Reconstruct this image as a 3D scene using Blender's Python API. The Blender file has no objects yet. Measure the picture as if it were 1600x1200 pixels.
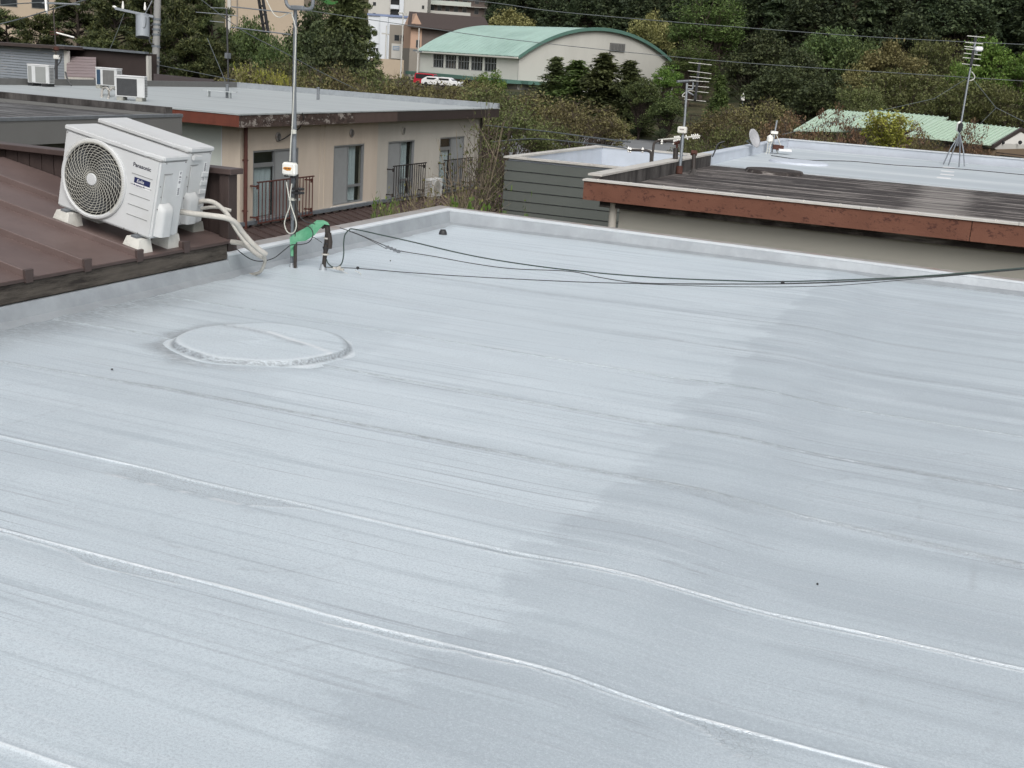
import bpy, bmesh, math, random
import numpy as np
from mathutils import Vector, Matrix
S = bpy.context.scene
COL = S.collection
random.seed(7)
RNG = np.random.default_rng(11)

# ------------------------------------------------------------------ camera, sky, sun, exposure
F_PX, CX, CY, CAM_H = 1861.0, 800.0, 600.0, 1.6
def _basis():
    va = np.array([-4090., -232.]) - (CX, CY); vb = np.array([1585., 150.]) - (CX, CY)
    a = -np.array([va[0], va[1], F_PX]); a /= np.linalg.norm(a)
    b = np.array([vb[0], vb[1], F_PX]); b /= np.linalg.norm(b)
    b -= a * (a @ b); b /= np.linalg.norm(b)
    u = np.cross(a, b)
    if u[1] > 0: u = -u
    return np.array([a, b, u])
RM = _basis()
FWD = RM @ np.array([0, 0, 1.])
cam_d = bpy.data.cameras.new('camera'); cam = bpy.data.objects.new('camera', cam_d); COL.objects.link(cam)
cam_d.sensor_width = 36; cam_d.sensor_fit = 'HORIZONTAL'; cam_d.lens = 36 * F_PX / 1600
cam_d.clip_start = 0.05; cam_d.clip_end = 9000
_r = RM @ np.array([1., 0, 0]); _u = RM @ np.array([0, -1., 0]); _b = -FWD
cam.matrix_world = Matrix(((_r[0], _u[0], _b[0], 0), (_r[1], _u[1], _b[1], 0), (_r[2], _u[2], _b[2], CAM_H), (0, 0, 0, 1)))
S.camera = cam

SUN_EL, SUN_AZ = 46, 150
world = bpy.data.worlds.new('World'); S.world = world; world.use_nodes = True
wn = world.node_tree; bg = wn.nodes['Background']
sky = wn.nodes.new('ShaderNodeTexSky'); sky.sky_type = 'NISHITA'; sky.sun_disc = False
sky.sun_elevation = math.radians(SUN_EL); sky.sun_rotation = math.radians(SUN_AZ)
sky.dust_density = 4.0; sky.air_density = 1.0; sky.ozone_density = 1.0
hs = wn.nodes.new('ShaderNodeHueSaturation'); hs.inputs['Saturation'].default_value = 0.26
wn.links.new(sky.outputs[0], hs.inputs['Color']); wn.links.new(hs.outputs[0], bg.inputs['Color'])
bg.inputs['Strength'].default_value = 0.10
sl = bpy.data.lights.new('sun', 'SUN'); sl.energy = 1.1; sl.angle = math.radians(40); sl.color = (1.0, 0.985, 0.965)
so = bpy.data.objects.new('sun', sl); COL.objects.link(so)
_az = math.radians(SUN_AZ); _el = math.radians(SUN_EL)
_sd = Vector((math.sin(_az) * math.cos(_el), math.cos(_az) * math.cos(_el), math.sin(_el)))
so.rotation_euler = _sd.to_track_quat('Z', 'Y').to_euler()
S.view_settings.view_transform = 'Standard'; S.view_settings.look = 'None'
S.view_settings.gamma = 1.0; S.view_settings.use_curve_mapping = False
S.view_settings.exposure = 0.60

# ------------------------------------------------------------------ survey helper: photo pixel -> point of the place
def at(px, py, X=None, Y=None, Z=None, D=None):
    d = RM @ np.array([px - CX, py - CY, F_PX])
    if X is not None: t = X / d[0]
    elif Y is not None: t = Y / d[1]
    elif Z is not None: t = (Z - CAM_H) / d[2]
    else: t = D / F_PX
    return Vector((d[0] * t, d[1] * t, d[2] * t + CAM_H))

# ------------------------------------------------------------------ helpers
def tag(o, label=None, cat=None, group=None, kind=None):
    if label: o['label'] = label
    if cat: o['category'] = cat
    if group: o['group'] = group
    if kind: o['kind'] = kind
    return o
def thing(name, label, cat, loc=(0, 0, 0), rot=(0, 0, 0), group=None):
    o = bpy.data.objects.new(name, None); COL.objects.link(o)
    o.location = loc; o.rotation_euler = rot; o.empty_display_size = 0.2
    return tag(o, label, cat, group)
def rootloc(o):
    l = Vector((0, 0, 0))
    while o is not None:
        l = l + o.location; o = o.parent
    return l
class MB:
    def __init__(s): s.v = []; s.f = []
    def add(s, vs, fs):
        n = len(s.v); s.v += [tuple(v) for v in vs]; s.f += [tuple(i + n for i in f) for f in fs]; return s
    def box(s, x0, x1, y0, y1, z0, z1):
        return s.hexa([(x0, y0, z0), (x1, y0, z0), (x1, y1, z0), (x0, y1, z0), (x0, y0, z1), (x1, y0, z1), (x1, y1, z1), (x0, y1, z1)])
    def hexa(s, p):
        return s.add(p, [(3, 2, 1, 0), (4, 5, 6, 7), (0, 1, 5, 4), (1, 2, 6, 5), (2, 3, 7, 6), (3, 0, 4, 7)])
    def bar(s, a, b, w, h, up=(0, 0, 1)):
        a = Vector(a); b = Vector(b); d = (b - a).normalized(); u = Vector(up)
        sd = d.cross(u)
        if sd.length < 1e-4: sd = d.cross(Vector((1, 0, 0)))
        sd.normalize(); u = sd.cross(d); sd *= w / 2; u = u * (h / 2)
        return s.hexa([a - sd - u, a + sd - u, b + sd - u, b - sd - u, a - sd + u, a + sd + u, b + sd + u, b - sd + u])
    def tube(s, pts, r, n=8, cap=True):
        pts = [Vector(p) for p in pts]; m = len(pts)
        rs = list(r) if hasattr(r, '__len__') else [r] * m
        t0 = (pts[1] - pts[0]).normalized()
        ref = Vector((0, 0, 1)) if abs(t0.z) < .9 else Vector((1, 0, 0))
        u = t0.cross(ref).normalized(); V = []; prev = t0
        for i, p in enumerate(pts):
            t = (pts[min(i + 1, m - 1)] - pts[max(i - 1, 0)])
            t = t.normalized() if t.length > 1e-9 else prev
            u = u - t * u.dot(t)
            u = u.normalized() if u.length > 1e-6 else t.orthogonal().normalized()
            w = t.cross(u); prev = t
            for k in range(n):
                a = 2 * math.pi * k / n
                V.append(p + (u * math.cos(a) + w * math.sin(a)) * rs[i])
        Fc = []
        for i in range(m - 1):
            for k in range(n):
                k2 = (k + 1) % n
                Fc.append((i * n + k, i * n + k2, (i + 1) * n + k2, (i + 1) * n + k))
        if cap:
            Fc.append(tuple(range(n - 1, -1, -1))); Fc.append(tuple((m - 1) * n + k for k in range(n)))
        return s.add(V, Fc)
    def lathe(s, prof, c=(0, 0, 0), axis='Z', n=24):
        c = Vector(c); V = []
        for r, h in prof:
            for k in range(n):
                a = 2 * math.pi * k / n; x, y = r * math.cos(a), r * math.sin(a)
                p = {'Z': (x, y, h), 'Y': (x, -h, y), 'X': (h, x, y)}[axis]
                V.append(c + Vector(p))
        m = len(prof)
        Fc = [(i * n + k, i * n + (k + 1) % n, (i + 1) * n + (k + 1) % n, (i + 1) * n + k) for i in range(m - 1) for k in range(n)]
        return s.add(V, Fc)
    def prism(s, poly, axis, a, b):
        # poly: 2d outline, extruded along axis from a to b
        mk = {'X': lambda p, t: (t, p[0], p[1]), 'Y': lambda p, t: (p[0], t, p[1]), 'Z': lambda p, t: (p[0], p[1], t)}[axis]
        n = len(poly)
        V = [mk(p, a) for p in poly] + [mk(p, b) for p in poly]
        Fc = [tuple(range(n - 1, -1, -1)), tuple(range(n, 2 * n))] + [(i, (i + 1) % n, n + (i + 1) % n, n + i) for i in range(n)]
        return s.add(V, Fc)
    def sweep(s, path, prof):
        # path: 2d polyline (closed=False); prof: list of (offset to the right of travel, z); mitred corners
        P = [Vector((p[0], p[1])) for p in path]; m = len(P); k = len(prof); V = []
        for i in range(m):
            d0 = (P[i] - P[i - 1]).normalized() if i else (P[1] - P[0]).normalized()
            d1 = (P[i + 1] - P[i]).normalized() if i < m - 1 else d0
            n0 = Vector((d0.y, -d0.x)); n1 = Vector((d1.y, -d1.x)); b = (n0 + n1); b = b / (b.dot(n0)) if b.dot(n0) else n0
            for o, z in prof: V.append((P[i].x + b.x * o, P[i].y + b.y * o, z))
        Fc = [(i * k + j, i * k + (j + 1) % k, (i + 1) * k + (j + 1) % k, (i + 1) * k + j) for i in range(m - 1) for j in range(k)]
        Fc += [tuple(range(k - 1, -1, -1)), tuple((m - 1) * k + j for j in range(k))]
        return s.add(V, Fc)
    def build(s, name, mat, parent=None, smooth=False, bevel=0, seg=2, local=False, ang=35, **tg):
        me = bpy.data.meshes.new(name)
        off = Vector((0, 0, 0)) if (parent is None or local) else rootloc(parent)
        me.from_pydata([(v[0] - off.x, v[1] - off.y, v[2] - off.z) for v in s.v], [], s.f)
        if mat: me.materials.append(mat)
        bm = bmesh.new(); bm.from_mesh(me)
        bmesh.ops.recalc_face_normals(bm, faces=bm.faces)
        if bevel:
            ed = [e for e in bm.edges if len(e.link_faces) == 2 and e.calc_face_angle(0) > .5]
            bmesh.ops.bevel(bm, geom=ed, offset=bevel, segments=seg, affect='EDGES', clamp_overlap=True)
        bm.to_mesh(me); bm.free()
        if smooth or bevel:
            me.shade_smooth()
            me.set_sharp_from_angle(angle=math.radians(ang))
        o = bpy.data.objects.new(name, me); COL.objects.link(o)
        if parent: o.parent = parent
        return tag(o, **tg)
def box(name, mat, parent, x0, x1, y0, y1, z0, z1, **k):
    return MB().box(min(x0, x1), max(x0, x1), min(y0, y1), max(y0, y1), min(z0, z1), max(z0, z1)).build(name, mat, parent, **k)
def share(src, parent, loc):
    c = src.copy(); COL.objects.link(c); c.parent = parent; c.location = loc; return c
def mesh_np(name, V, Fq, mat):
    V = np.asarray(V, np.float32); Fq = np.asarray(Fq, np.int32)
    me = bpy.data.meshes.new(name); k = Fq.shape[1]
    me.vertices.add(len(V)); me.vertices.foreach_set('co', V.ravel())
    me.loops.add(Fq.size); me.loops.foreach_set('vertex_index', Fq.ravel())
    me.polygons.add(len(Fq)); me.polygons.foreach_set('loop_start', np.arange(0, Fq.size, k, dtype=np.int32))
    me.update(calc_edges=True)
    if mat: me.materials.append(mat)
    return me
def link(name, me, parent=None, **tg):
    o = bpy.data.objects.new(name, me); COL.objects.link(o)
    if parent: o.parent = parent
    return tag(o, **tg)
def spline(pts, n=8):
    P = [Vector(p) for p in pts]; out = []
    for i in range(len(P) - 1):
        p0 = P[max(i - 1, 0)]; p1 = P[i]; p2 = P[i + 1]; p3 = P[min(i + 2, len(P) - 1)]
        for k in range(n):
            t = k / n
            out.append(0.5 * ((2 * p1) + (p2 - p0) * t + (2 * p0 - 5 * p1 + 4 * p2 - p3) * t * t + (3 * p1 - p0 - 3 * p2 + p3) * t ** 3))
    out.append(P[-1]); return out
def vnoise(x, y, seed=0):
    # smooth value noise, numpy arrays
    xi = np.floor(x).astype(np.int64); yi = np.floor(y).astype(np.int64); fx = x - xi; fy = y - yi
    fx = fx * fx * (3 - 2 * fx); fy = fy * fy * (3 - 2 * fy)
    def h(a, b):
        n = (a * 374761393 + b * 668265263 + seed * 1442695041) & 0xffffffff
        n = ((n ^ (n >> 13)) * 1274126177) & 0xffffffff
        return ((n ^ (n >> 16)) & 0xffff) / 65535.0
    return (h(xi, yi) * (1 - fx) + h(xi + 1, yi) * fx) * (1 - fy) + (h(xi, yi + 1) * (1 - fx) + h(xi + 1, yi + 1) * fx) * fy
def sstep(a, b, x):
    t = np.clip((x - a) / (b - a), 0, 1); return t * t * (3 - 2 * t)

# ------------------------------------------------------------------ materials
class NT:
    def __init__(s, name):
        s.m = bpy.data.materials.new(name); s.m.use_nodes = True; s.t = s.m.node_tree
        s.p = s.t.nodes['Principled BSDF']; s.o = s.t.nodes['Material Output']
    def n(s, t, **k):
        nd = s.t.nodes.new(t)
        for a, b in k.items(): setattr(nd, a, b)
        return nd
    def l(s, a, b): s.t.links.new(a, b)
    def coord(s, scale=(1, 1, 1), kind='Object'):
        c = s.n('ShaderNodeTexCoord'); m = s.n('ShaderNodeMapping'); m.inputs['Scale'].default_value = scale
        s.l(c.outputs[kind], m.inputs[0]); return m.outputs[0]
    def noise(s, co, scale=5, detail=4, rough=.6):
        t = s.n('ShaderNodeTexNoise'); t.inputs['Scale'].default_value = scale; t.inputs['Detail'].default_value = detail
        t.inputs['Roughness'].default_value = rough; s.l(co, t.inputs['Vector']); return t.outputs['Fac']
    def ramp(s, fac, stops):
        r = s.n('ShaderNodeValToRGB'); e = r.color_ramp.elements
        while len(e) < len(stops): e.new(.5)
        for i, (p, c) in enumerate(stops):
            e[i].position = p; e[i].color = (c, c, c, 1) if not hasattr(c, '__len__') else (*c, 1)
        s.l(fac, r.inputs[0]); return r.outputs[0]
    def mix(s, fac, a, b, bt='MIX'):
        m = s.n('ShaderNodeMix', data_type='RGBA', blend_type=bt)
        for sock, v in ((m.inputs[0], fac), (m.inputs[6], a), (m.inputs[7], b)):
            if hasattr(v, 'is_linked'): s.l(v, sock)
            elif hasattr(v, '__len__'): sock.default_value = (*v, 1)
            else: sock.default_value = v if sock is m.inputs[0] else (v, v, v, 1)
        return m.outputs[2]
    def math(s, op, a, b=0):
        m = s.n('ShaderNodeMath', operation=op)
        for sock, v in ((m.inputs[0], a), (m.inputs[1], b)):
            if hasattr(v, 'is_linked'): s.l(v, sock)
            else: sock.default_value = v
        return m.outputs[0]
    def attr(s, name): a = s.n('ShaderNodeAttribute', attribute_name=name); return a.outputs['Fac']
    def bump(s, h, strength=.3, dist=.01):
        b = s.n('ShaderNodeBump'); b.inputs['Strength'].default_value = strength; b.inputs['Distance'].default_value = dist
        s.l(h, b.inputs['Height']); s.l(b.outputs[0], s.p.inputs['Normal']); return b
    def col(s, c):
        if hasattr(c, 'is_linked'): s.l(c, s.p.inputs['Base Color'])
        else: s.p.inputs['Base Color'].default_value = (*c, 1)
    def set(s, rough=.6, metal=0, spec=.5):
        s.p.inputs['Roughness'].default_value = rough; s.p.inputs['Metallic'].default_value = metal
        s.p.inputs['Specular IOR Level'].default_value = spec; return s
def srgb(r, g, b):
    f = lambda c: c / 12.92 if c <= .04045 else ((c + .055) / 1.055) ** 2.4
    return (f(r / 255), f(g / 255), f(b / 255))
def mat_plain(name, c, rough=.6, metal=0, var=.18, scale=6, bump=.0, stretch=(1, 1, 1), spec=.4, c2=None, cut=(.4, .75)):
    t = NT(name).set(rough, metal, spec); co = t.coord(stretch)
    n = t.noise(co, scale, 5, .65)
    lo = tuple(x * (1 - var) for x in c); hi = tuple(min(1, x * (1 + var)) for x in c)
    cc = t.ramp(n, [(.25, lo), (.75, hi)])
    if c2 is not None:
        n2 = t.noise(t.coord(stretch), scale * .37, 7, .7)
        cc = t.mix(t.ramp(n2, [(cut[0], 0.0), (cut[1], 1.0)]), cc, c2)
    t.col(cc)
    if bump: t.bump(t.noise(co, scale * 6, 4), bump, .01)
    return t.m
def mat_leaf(name, cols, rough=.65, lum=.35):
    t = NT(name).set(rough, 0, .25)
    g = t.n('ShaderNodeNewGeometry'); oi = t.n('ShaderNodeObjectInfo')
    nz = t.noise(t.coord((1, 1, 1)), lum, 3)
    f = t.math('ADD', t.math('MULTIPLY', g.outputs['Random Per Island'], .55), t.math('MULTIPLY', t.math('SUBTRACT', nz, .30), 1.25))
    c = t.ramp(f, [(.05, cols[0]), (.45, cols[1]), (.85, cols[2])])
    hsv = t.n('ShaderNodeHueSaturation'); t.l(c, hsv.inputs['Color'])
    t.l(t.math('ADD', t.math('MULTIPLY', oi.outputs['Random'], .4), .8), hsv.inputs['Value'])
    t.l(t.math('ADD', t.math('MULTIPLY', oi.outputs['Random'], .03), .485), hsv.inputs['Hue'])
    t.col(hsv.outputs[0])
    tr = t.n('ShaderNodeBsdfTranslucent'); t.l(hsv.outputs[0], tr.inputs[0])
    ms = t.n('ShaderNodeMixShader'); ms.inputs[0].default_value = .28
    t.l(t.p.outputs[0], ms.inputs[1]); t.l(tr.outputs[0], ms.inputs[2]); t.l(ms.outputs[0], t.o.inputs[0])
    return t.m

def make_silver(name='silver_roof_paint'):
    t = NT(name)
    co = t.coord((1, 1, 1)); st = t.coord((.55, 14, 14)); st2 = t.coord((.25, 40, 40))
    streak = t.noise(st, 1.0, 6, .6); streak2 = t.noise(st2, 1.0, 3, .6)
    blot = t.noise(co, .7, 4, .55); grain = t.noise(co, 340, 2, .7); mott = t.noise(co, 120, 3, .75)
    A = (.70, .775, .815); B = (.50, .561, .602)
    c = t.mix(t.attr('dk'), A, B)
    c = t.mix(t.ramp(streak, [(.30, .85), (.47, .0), (1, 0.)]), c, (.455, .519, .558))
    c = t.mix(t.ramp(streak2, [(.55, 0.), (.72, .35)]), c, (.74, .78, .81))
    thin = t.noise(t.coord((.45, 52, 52)), 1.0, 3, .55)
    c = t.mix(t.math('MULTIPLY', t.ramp(thin, [(.30, .80), (.41, 0.)]), t.ramp(blot, [(.38, .12), (.52, 1.)])), c, (.34, .375, .41))
    c = t.mix(t.ramp(blot, [(.3, .35), (.6, .0)]), c, (.535, .609, .648))
    c = t.mix(t.ramp(mott, [(.36, .48), (.52, 0.)]), c, (.44, .49, .53))
    c = t.mix(t.ramp(mott, [(.52, 0.), (.68, .40)]), c, (.76, .82, .85))
    c = t.mix(t.ramp(grain, [(.33, .45), (.5, 0.)]), c, (.38, .42, .45))
    c = t.mix(t.ramp(grain, [(.55, 0.), (.72, .4)]), c, (.78, .81, .83))
    # crackle beside the laps
    vo = t.n('ShaderNodeTexVoronoi', feature='DISTANCE_TO_EDGE'); vo.inputs['Scale'].default_value = 95
    t.l(t.coord((.6, 1, 1)), vo.inputs['Vector'])
    crk = t.ramp(vo.outputs['Distance'], [(.0, 1.0), (.10, 0.)])
    cm = t.math('MULTIPLY', crk, t.attr('ck'))
    c = t.mix(t.math('MULTIPLY', cm, .6), c, (.34, .37, .39))
    rag = t.noise(t.coord((6, 30, 30)), 3, 5, .75)
    c = t.mix(t.math('MULTIPLY', t.attr('gr'), t.ramp(rag, [(.38, .25), (.6, 1.)])), c, (.20, .215, .23))  # dark mask: painted shade together with smudges, rings and scratches
    c = t.mix(t.math('MULTIPLY', t.attr('wh'), .9), c, (.86, .88, .89))  # highlights along seams and rims, put into the colour
    t.col(c); t.set(.42, .35, .5)
    t.l(t.ramp(streak, [(.3, .55), (.7, .40)]), t.p.inputs['Roughness'])
    h = t.math('ADD', t.math('MULTIPLY', grain, .5), t.math('ADD', t.math('MULTIPLY', streak2, .9), t.math('MULTIPLY', cm, -1.6)))
    t.bump(h, .35, .004)
    return t.m

M = {}
M['silver'] = make_silver()
M['silver_side'] = mat_plain('silver_paint_shaded', (.325, .35, .37), .45, .2, .14, 5, .25, c2=(.24, .26, .28), cut=(.42, .8))  # the roof's silver paint made darker, shade of upright faces in its colour
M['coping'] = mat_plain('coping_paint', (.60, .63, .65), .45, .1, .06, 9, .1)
M['trim'] = mat_plain('aluminium_trim', (.34, .32, .30), .5, .2, .2, 12, 0, c2=(.26, .17, .13), cut=(.5, .7))
M['brown_sheet'] = mat_plain('brown_steel_sheet', srgb(104, 89, 85), .5, 0, .09, 2.5, .03, spec=.35, c2=srgb(86, 72, 69), cut=(.45, .75))
M['brown_dark'] = mat_plain('dark_brown_steel', srgb(72, 60, 57), .5, 0, .15, 7, .05)
M['board'] = mat_plain('dark_brown_board', srgb(62, 51, 48), .7, 0, .2, 5, .2, (4, 4, .8))
M['old_wood'] = mat_plain('weathered_fascia_wood', srgb(82, 76, 69), .85, 0, .3, 6, .5, (6, .8, 6), c2=srgb(42, 37, 33), cut=(.45, .62))
M['ac_white'] = mat_plain('ac_casing_white', (.54, .55, .55), .5, 0, .05, 3, 0, c2=(.43, .43, .41), cut=(.5, .85))
M['ac_aged'] = mat_plain('ac_aged_plastic', (.44, .43, .38), .5, 0, .2, 5)
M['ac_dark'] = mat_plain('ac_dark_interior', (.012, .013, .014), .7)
M['ac_fan'] = mat_plain('ac_fan_blade', (.05, .055, .06), .5)
M['ac_grey'] = mat_plain('ac_joint_grey', (.20, .20, .195), .6)  # plain mid grey of the joints, grooves, slots and screws
M['dish'] = mat_plain('dish_grey', (.36, .36, .37), .5)
M['label_white'] = mat_plain('label_white', (.70, .70, .70), .4, 0, .02)
M['navy'] = mat_plain('navy_badge', (.020, .026, .085), .4, 0, .05)
M['ink'] = mat_plain('ink', (.03, .03, .045), .5, 0, .05)
M['block'] = mat_plain('ribbed_foot_block', (.58, .57, .53), .6, 0, .12, 8, 0, c2=(.38, .36, .31), cut=(.5, .8))
M['block_grey'] = mat_plain('grey_foot_block', (.30, .30, .27), .7, 0, .2, 8, .1)
M['steel'] = mat_plain('galvanised_steel', (.19, .205, .22), .5, .3, .15, 9)
M['steel_dark'] = mat_plain('dull_grey_pipe', (.17, .19, .21), .5, .3, .15, 9)
M['pipe_dark'] = mat_plain('black_brown_pipe', (.035, .028, .024), .6, 0, .3, 14, .2)
M['tape'] = mat_plain('pale_lagging_tape', (.46, .44, .40), .75, 0, .15, 14, .4, c2=(.30, .27, .23), cut=(.5, .75))
M['green'] = mat_plain('green_masking_tape', (.07, .25, .14), .4, 0, .25, 9, .3, c2=(.14, .36, .22), cut=(.45, .6))
M['rust'] = mat_plain('rust_brown', srgb(74, 44, 35), .8, 0, .3, 14, .2)
M['black'] = mat_plain('black_plastic', (.022, .022, .023), .5, 0, .2)
M['cable'] = mat_plain('black_cable', (.035, .037, .038), .5, 0, .2)
M['cable_green'] = mat_plain('green_black_cable', (.035, .055, .048), .5, 0, .2)
M['cable_pale'] = mat_plain('pale_cable', (.50, .50, .45), .5, 0, .1)
M['cable_wire'] = mat_plain('overhead_wire', (.11, .125, .13), .5, .2, .1)
M['booster'] = mat_plain('booster_white', (.76, .75, .70), .35, 0, .04)
M['orange'] = mat_plain('orange_sticker', (.55, .22, .02), .5)
M['beige_wall'] = mat_plain('beige_render', srgb(196, 184, 169), .85, 0, .08, 1.2, .15, (1, 1, .2), c2=srgb(170, 156, 141), cut=(.42, .8))
M['grey_wall'] = mat_plain('pale_grey_render', srgb(180, 176, 167), .85, 0, .07, 1.2, .15, (1, 1, .25), c2=srgb(160, 154, 144), cut=(.45, .85))
M['panel_grey'] = mat_plain('grey_green_panel', srgb(188, 194, 187), .8, 0, .06, 1.5)
M['rust_fascia'] = mat_plain('rust_red_fascia', srgb(102, 54, 41), .8, 0, .18, 5, .2, (1, 1, .4), c2=srgb(88, 48, 38), cut=(.45, .7))
def make_brick_fascia():
    t = NT('red_brown_fascia').set(.8, 0, .3); co = t.coord((1, 1, 1))
    c = t.ramp(t.noise(co, 2.2, 5), [(.3, srgb(102, 67, 54)), (.7, srgb(118, 80, 65))])
    c = t.mix(t.ramp(t.noise(t.coord((1, 1, 1.6)), 9, 8, .75), [(.54, 0.), (.62, .9)]), c, srgb(74, 46, 40))
    t.col(c); t.bump(t.noise(co, 40, 5), .3, .01); return t.m
M['brick_fascia'] = make_brick_fascia()
def make_peel():
    t = NT('peeling_dark_fascia').set(.8, 0, .3); co = t.coord((1, .6, 1))
    c = t.ramp(t.noise(co, 7, 7, .75), [(.35, srgb(48, 40, 37)), (.62, srgb(84, 70, 64))])
    c = t.mix(t.ramp(t.noise(co, 5, 9, .8), [(.535, 0.), (.565, 1.)]), c, srgb(150, 143, 136))
    t.col(c); return t.m
M['peel'] = make_peel()
M['mid_fascia'] = mat_plain('brown_fascia', srgb(84, 70, 65), .7, 0, .15, 4)
M['dark_fascia'] = mat_plain('dark_brown_fascia', srgb(58, 49, 47), .6, 0, .1, 3)
M['far_silver'] = mat_plain('far_silver_roof', (.42, .45, .45), .5, .15, .07, 1.0, .0, (.4, 6, 6), c2=(.33, .355, .36), cut=(.45, .7))
M['blue_silver'] = mat_plain('blue_silver_roof', (.47, .52, .55), .5, .2, .06, .8, .0, (.35, 3, 3), c2=(.62, .66, .68), cut=(.48, .66))
M['blue_side'] = mat_plain('blue_white_paint', (.52, .56, .62), .5, .1, .1, 2, .05)
def make_oldroof(name='old_bitumen_roof', lo=srgb(40, 36, 35), mid=srgb(60, 54, 52), hi=srgb(142, 136, 131), patch=True):
    t = NT(name).set(.8, 0, .35); st = t.coord((.32, 5.5, 5)); co = t.coord((1, 1, 1))
    n = t.noise(st, 1.0, 7, .72)
    c = t.ramp(n, [(.40, lo), (.48, mid), (.53, mid), (.59, hi)])
    c = t.mix(t.ramp(t.noise(co, 1.3, 6, .65), [(.52, 0.), (.68, .55)]), c, hi)
    c = t.mix(t.ramp(t.noise(co, 14, 5, .7), [(.35, .45), (.6, 0.)]), c, lo)
    if patch:
        sx = t.n('ShaderNodeSeparateXYZ'); t.l(co, sx.inputs[0]); wn_ = t.noise(t.coord((.6, 3, 3)), 2.0, 6, .7)
        ax = t.math('ABSOLUTE', t.math('ADD', t.math('ADD', sx.outputs[0], 2.80), t.math('MULTIPLY', t.math('SUBTRACT', wn_, .5), 1.1)))
        c = t.mix(t.math('MULTIPLY', t.ramp(ax, [(.26, .95), (.50, 0.)]), t.ramp(n, [(.42, .12), (.58, 1.)])), c, srgb(150, 145, 140))
    t.col(c); t.bump(n, .3, .02); return t.m
M['old_roof'] = make_oldroof()
M['old_roof2'] = make_oldroof('old_bitumen_roof_b', srgb(50, 49, 49), srgb(78, 77, 77), srgb(128, 128, 128), False)
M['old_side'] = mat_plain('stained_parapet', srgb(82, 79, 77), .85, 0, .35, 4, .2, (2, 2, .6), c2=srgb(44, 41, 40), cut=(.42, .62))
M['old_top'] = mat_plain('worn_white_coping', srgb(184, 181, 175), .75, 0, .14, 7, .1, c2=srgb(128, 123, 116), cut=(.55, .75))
M['white_trim'] = mat_plain('white_edge_trim', srgb(196, 193, 187), .5, 0, .06, 5)
M['warm_wall'] = mat_plain('warm_grey_wall', srgb(160, 158, 149), .85, 0, .05, .7, .05)
M['siding'] = mat_plain('dark_green_grey_siding', srgb(84, 88, 84), .6, 0, .06, 2.5)
M['grey_fascia'] = mat_plain('grey_fascia_board', srgb(112, 112, 110), .7, 0, .06, 1.5)
M['greenish_wall'] = mat_plain('grey_green_wall', srgb(112, 114, 106), .85, 0, .06, 1.5)
M['far_clap'] = mat_plain('blue_grey_clapboard', srgb(128, 134, 140), .75, 0, .06, 2)
M['brown_far'] = mat_plain('brown_fold_roof', srgb(128, 116, 116), .5, 0, .08, 2)
M['sash'] = mat_plain('aluminium_sash', (.30, .31, .32), .4, .5, .08)
M['frame'] = mat_plain('window_frame', (.16, .16, .155), .5, .3, .1)
M['curtain'] = mat_plain('curtain_cloth', (.66, .68, .70), .8, 0, .22, 3, 0, (9, 9, .25))
M['screen'] = mat_plain('insect_screen', (.25, .26, .26), .7, 0, .08, 4)
def make_glass(name, c, rough=.08):
    t = NT(name).set(rough, 0, .7); t.col(t.ramp(t.noise(t.coord((1, 1, .5)), 1.6, 3), [(.3, tuple(x * .6 for x in c)), (.7, c)])); return t.m
M['glass'] = make_glass('window_glass', (.035, .04, .045))
def make_clear():
    t = NT('clear_glass').set(.04, 0, .5); g = t.n('ShaderNodeBsdfGlossy'); g.inputs['Roughness'].default_value = .04
    tr = t.n('ShaderNodeBsdfTransparent'); tr.inputs[0].default_value = (.82, .86, .86, 1)
    ms = t.n('ShaderNodeMixShader'); fr = t.n('ShaderNodeLayerWeight'); fr.inputs[0].default_value = .2
    t.l(t.math('ADD', t.math('MULTIPLY', fr.outputs['Facing'], .22), .04), ms.inputs[0]); t.l(tr.outputs[0], ms.inputs[1]); t.l(g.outputs[0], ms.inputs[2]); t.l(ms.outputs[0], t.o.inputs[0])
    return t.m
M['clear'] = make_clear()
M['rail_red'] = mat_plain('red_brown_rail', srgb(82, 48, 42), .6, 0, .25, 9)
M['rail_black'] = mat_plain('black_rail', srgb(44, 40, 39), .6, 0, .2, 9)
M['gym_roof'] = mat_plain('green_copper_roof', srgb(158, 184, 174), .7, .0, .10, .35, 0, c2=srgb(134, 160, 150), cut=(.45, .75))
M['gym_wall'] = mat_plain('cream_gym_wall', srgb(186, 185, 178), .85, 0, .04, .2, 0, (1, 1, .3), c2=srgb(168, 167, 160), cut=(.5, .8))
M['gym_white'] = mat_plain('white_gym_wall', srgb(206, 204, 196), .8, 0, .04, .3)
M['gym_green'] = mat_plain('dark_green_canopy', srgb(84, 116, 106), .6, 0, .1, 1)
M['pale_green'] = mat_plain('pale_green_roof', srgb(166, 186, 168), .7, 0, .06, 1.2)
M['ochre'] = mat_plain('ochre_wall', srgb(116, 100, 82), .85, 0, .08, 1)
M['apt_white'] = mat_plain('far_white_wall', srgb(186, 184, 178), .85, 0, .04, .4)
M['apt_bright'] = mat_plain('far_bright_wall', srgb(206, 210, 214), .8, 0, .03, .4)
M['apt_grey'] = mat_plain('far_grey_wall', srgb(134, 128, 119), .85, 0, .06, .5)
M['apt_brown'] = mat_plain('far_brown_wall', srgb(104, 94, 89), .85, 0, .06, .5)
M['apt_beige'] = mat_plain('far_beige_wall', srgb(172, 157, 138), .85, 0, .05, .3)
M['peach'] = mat_plain('peach_wall', srgb(180, 150, 130), .85, 0, .05, .5)
M['roof_brown'] = mat_plain('dark_brown_tile', srgb(66, 57, 54), .75, 0, .12, 2)
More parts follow.
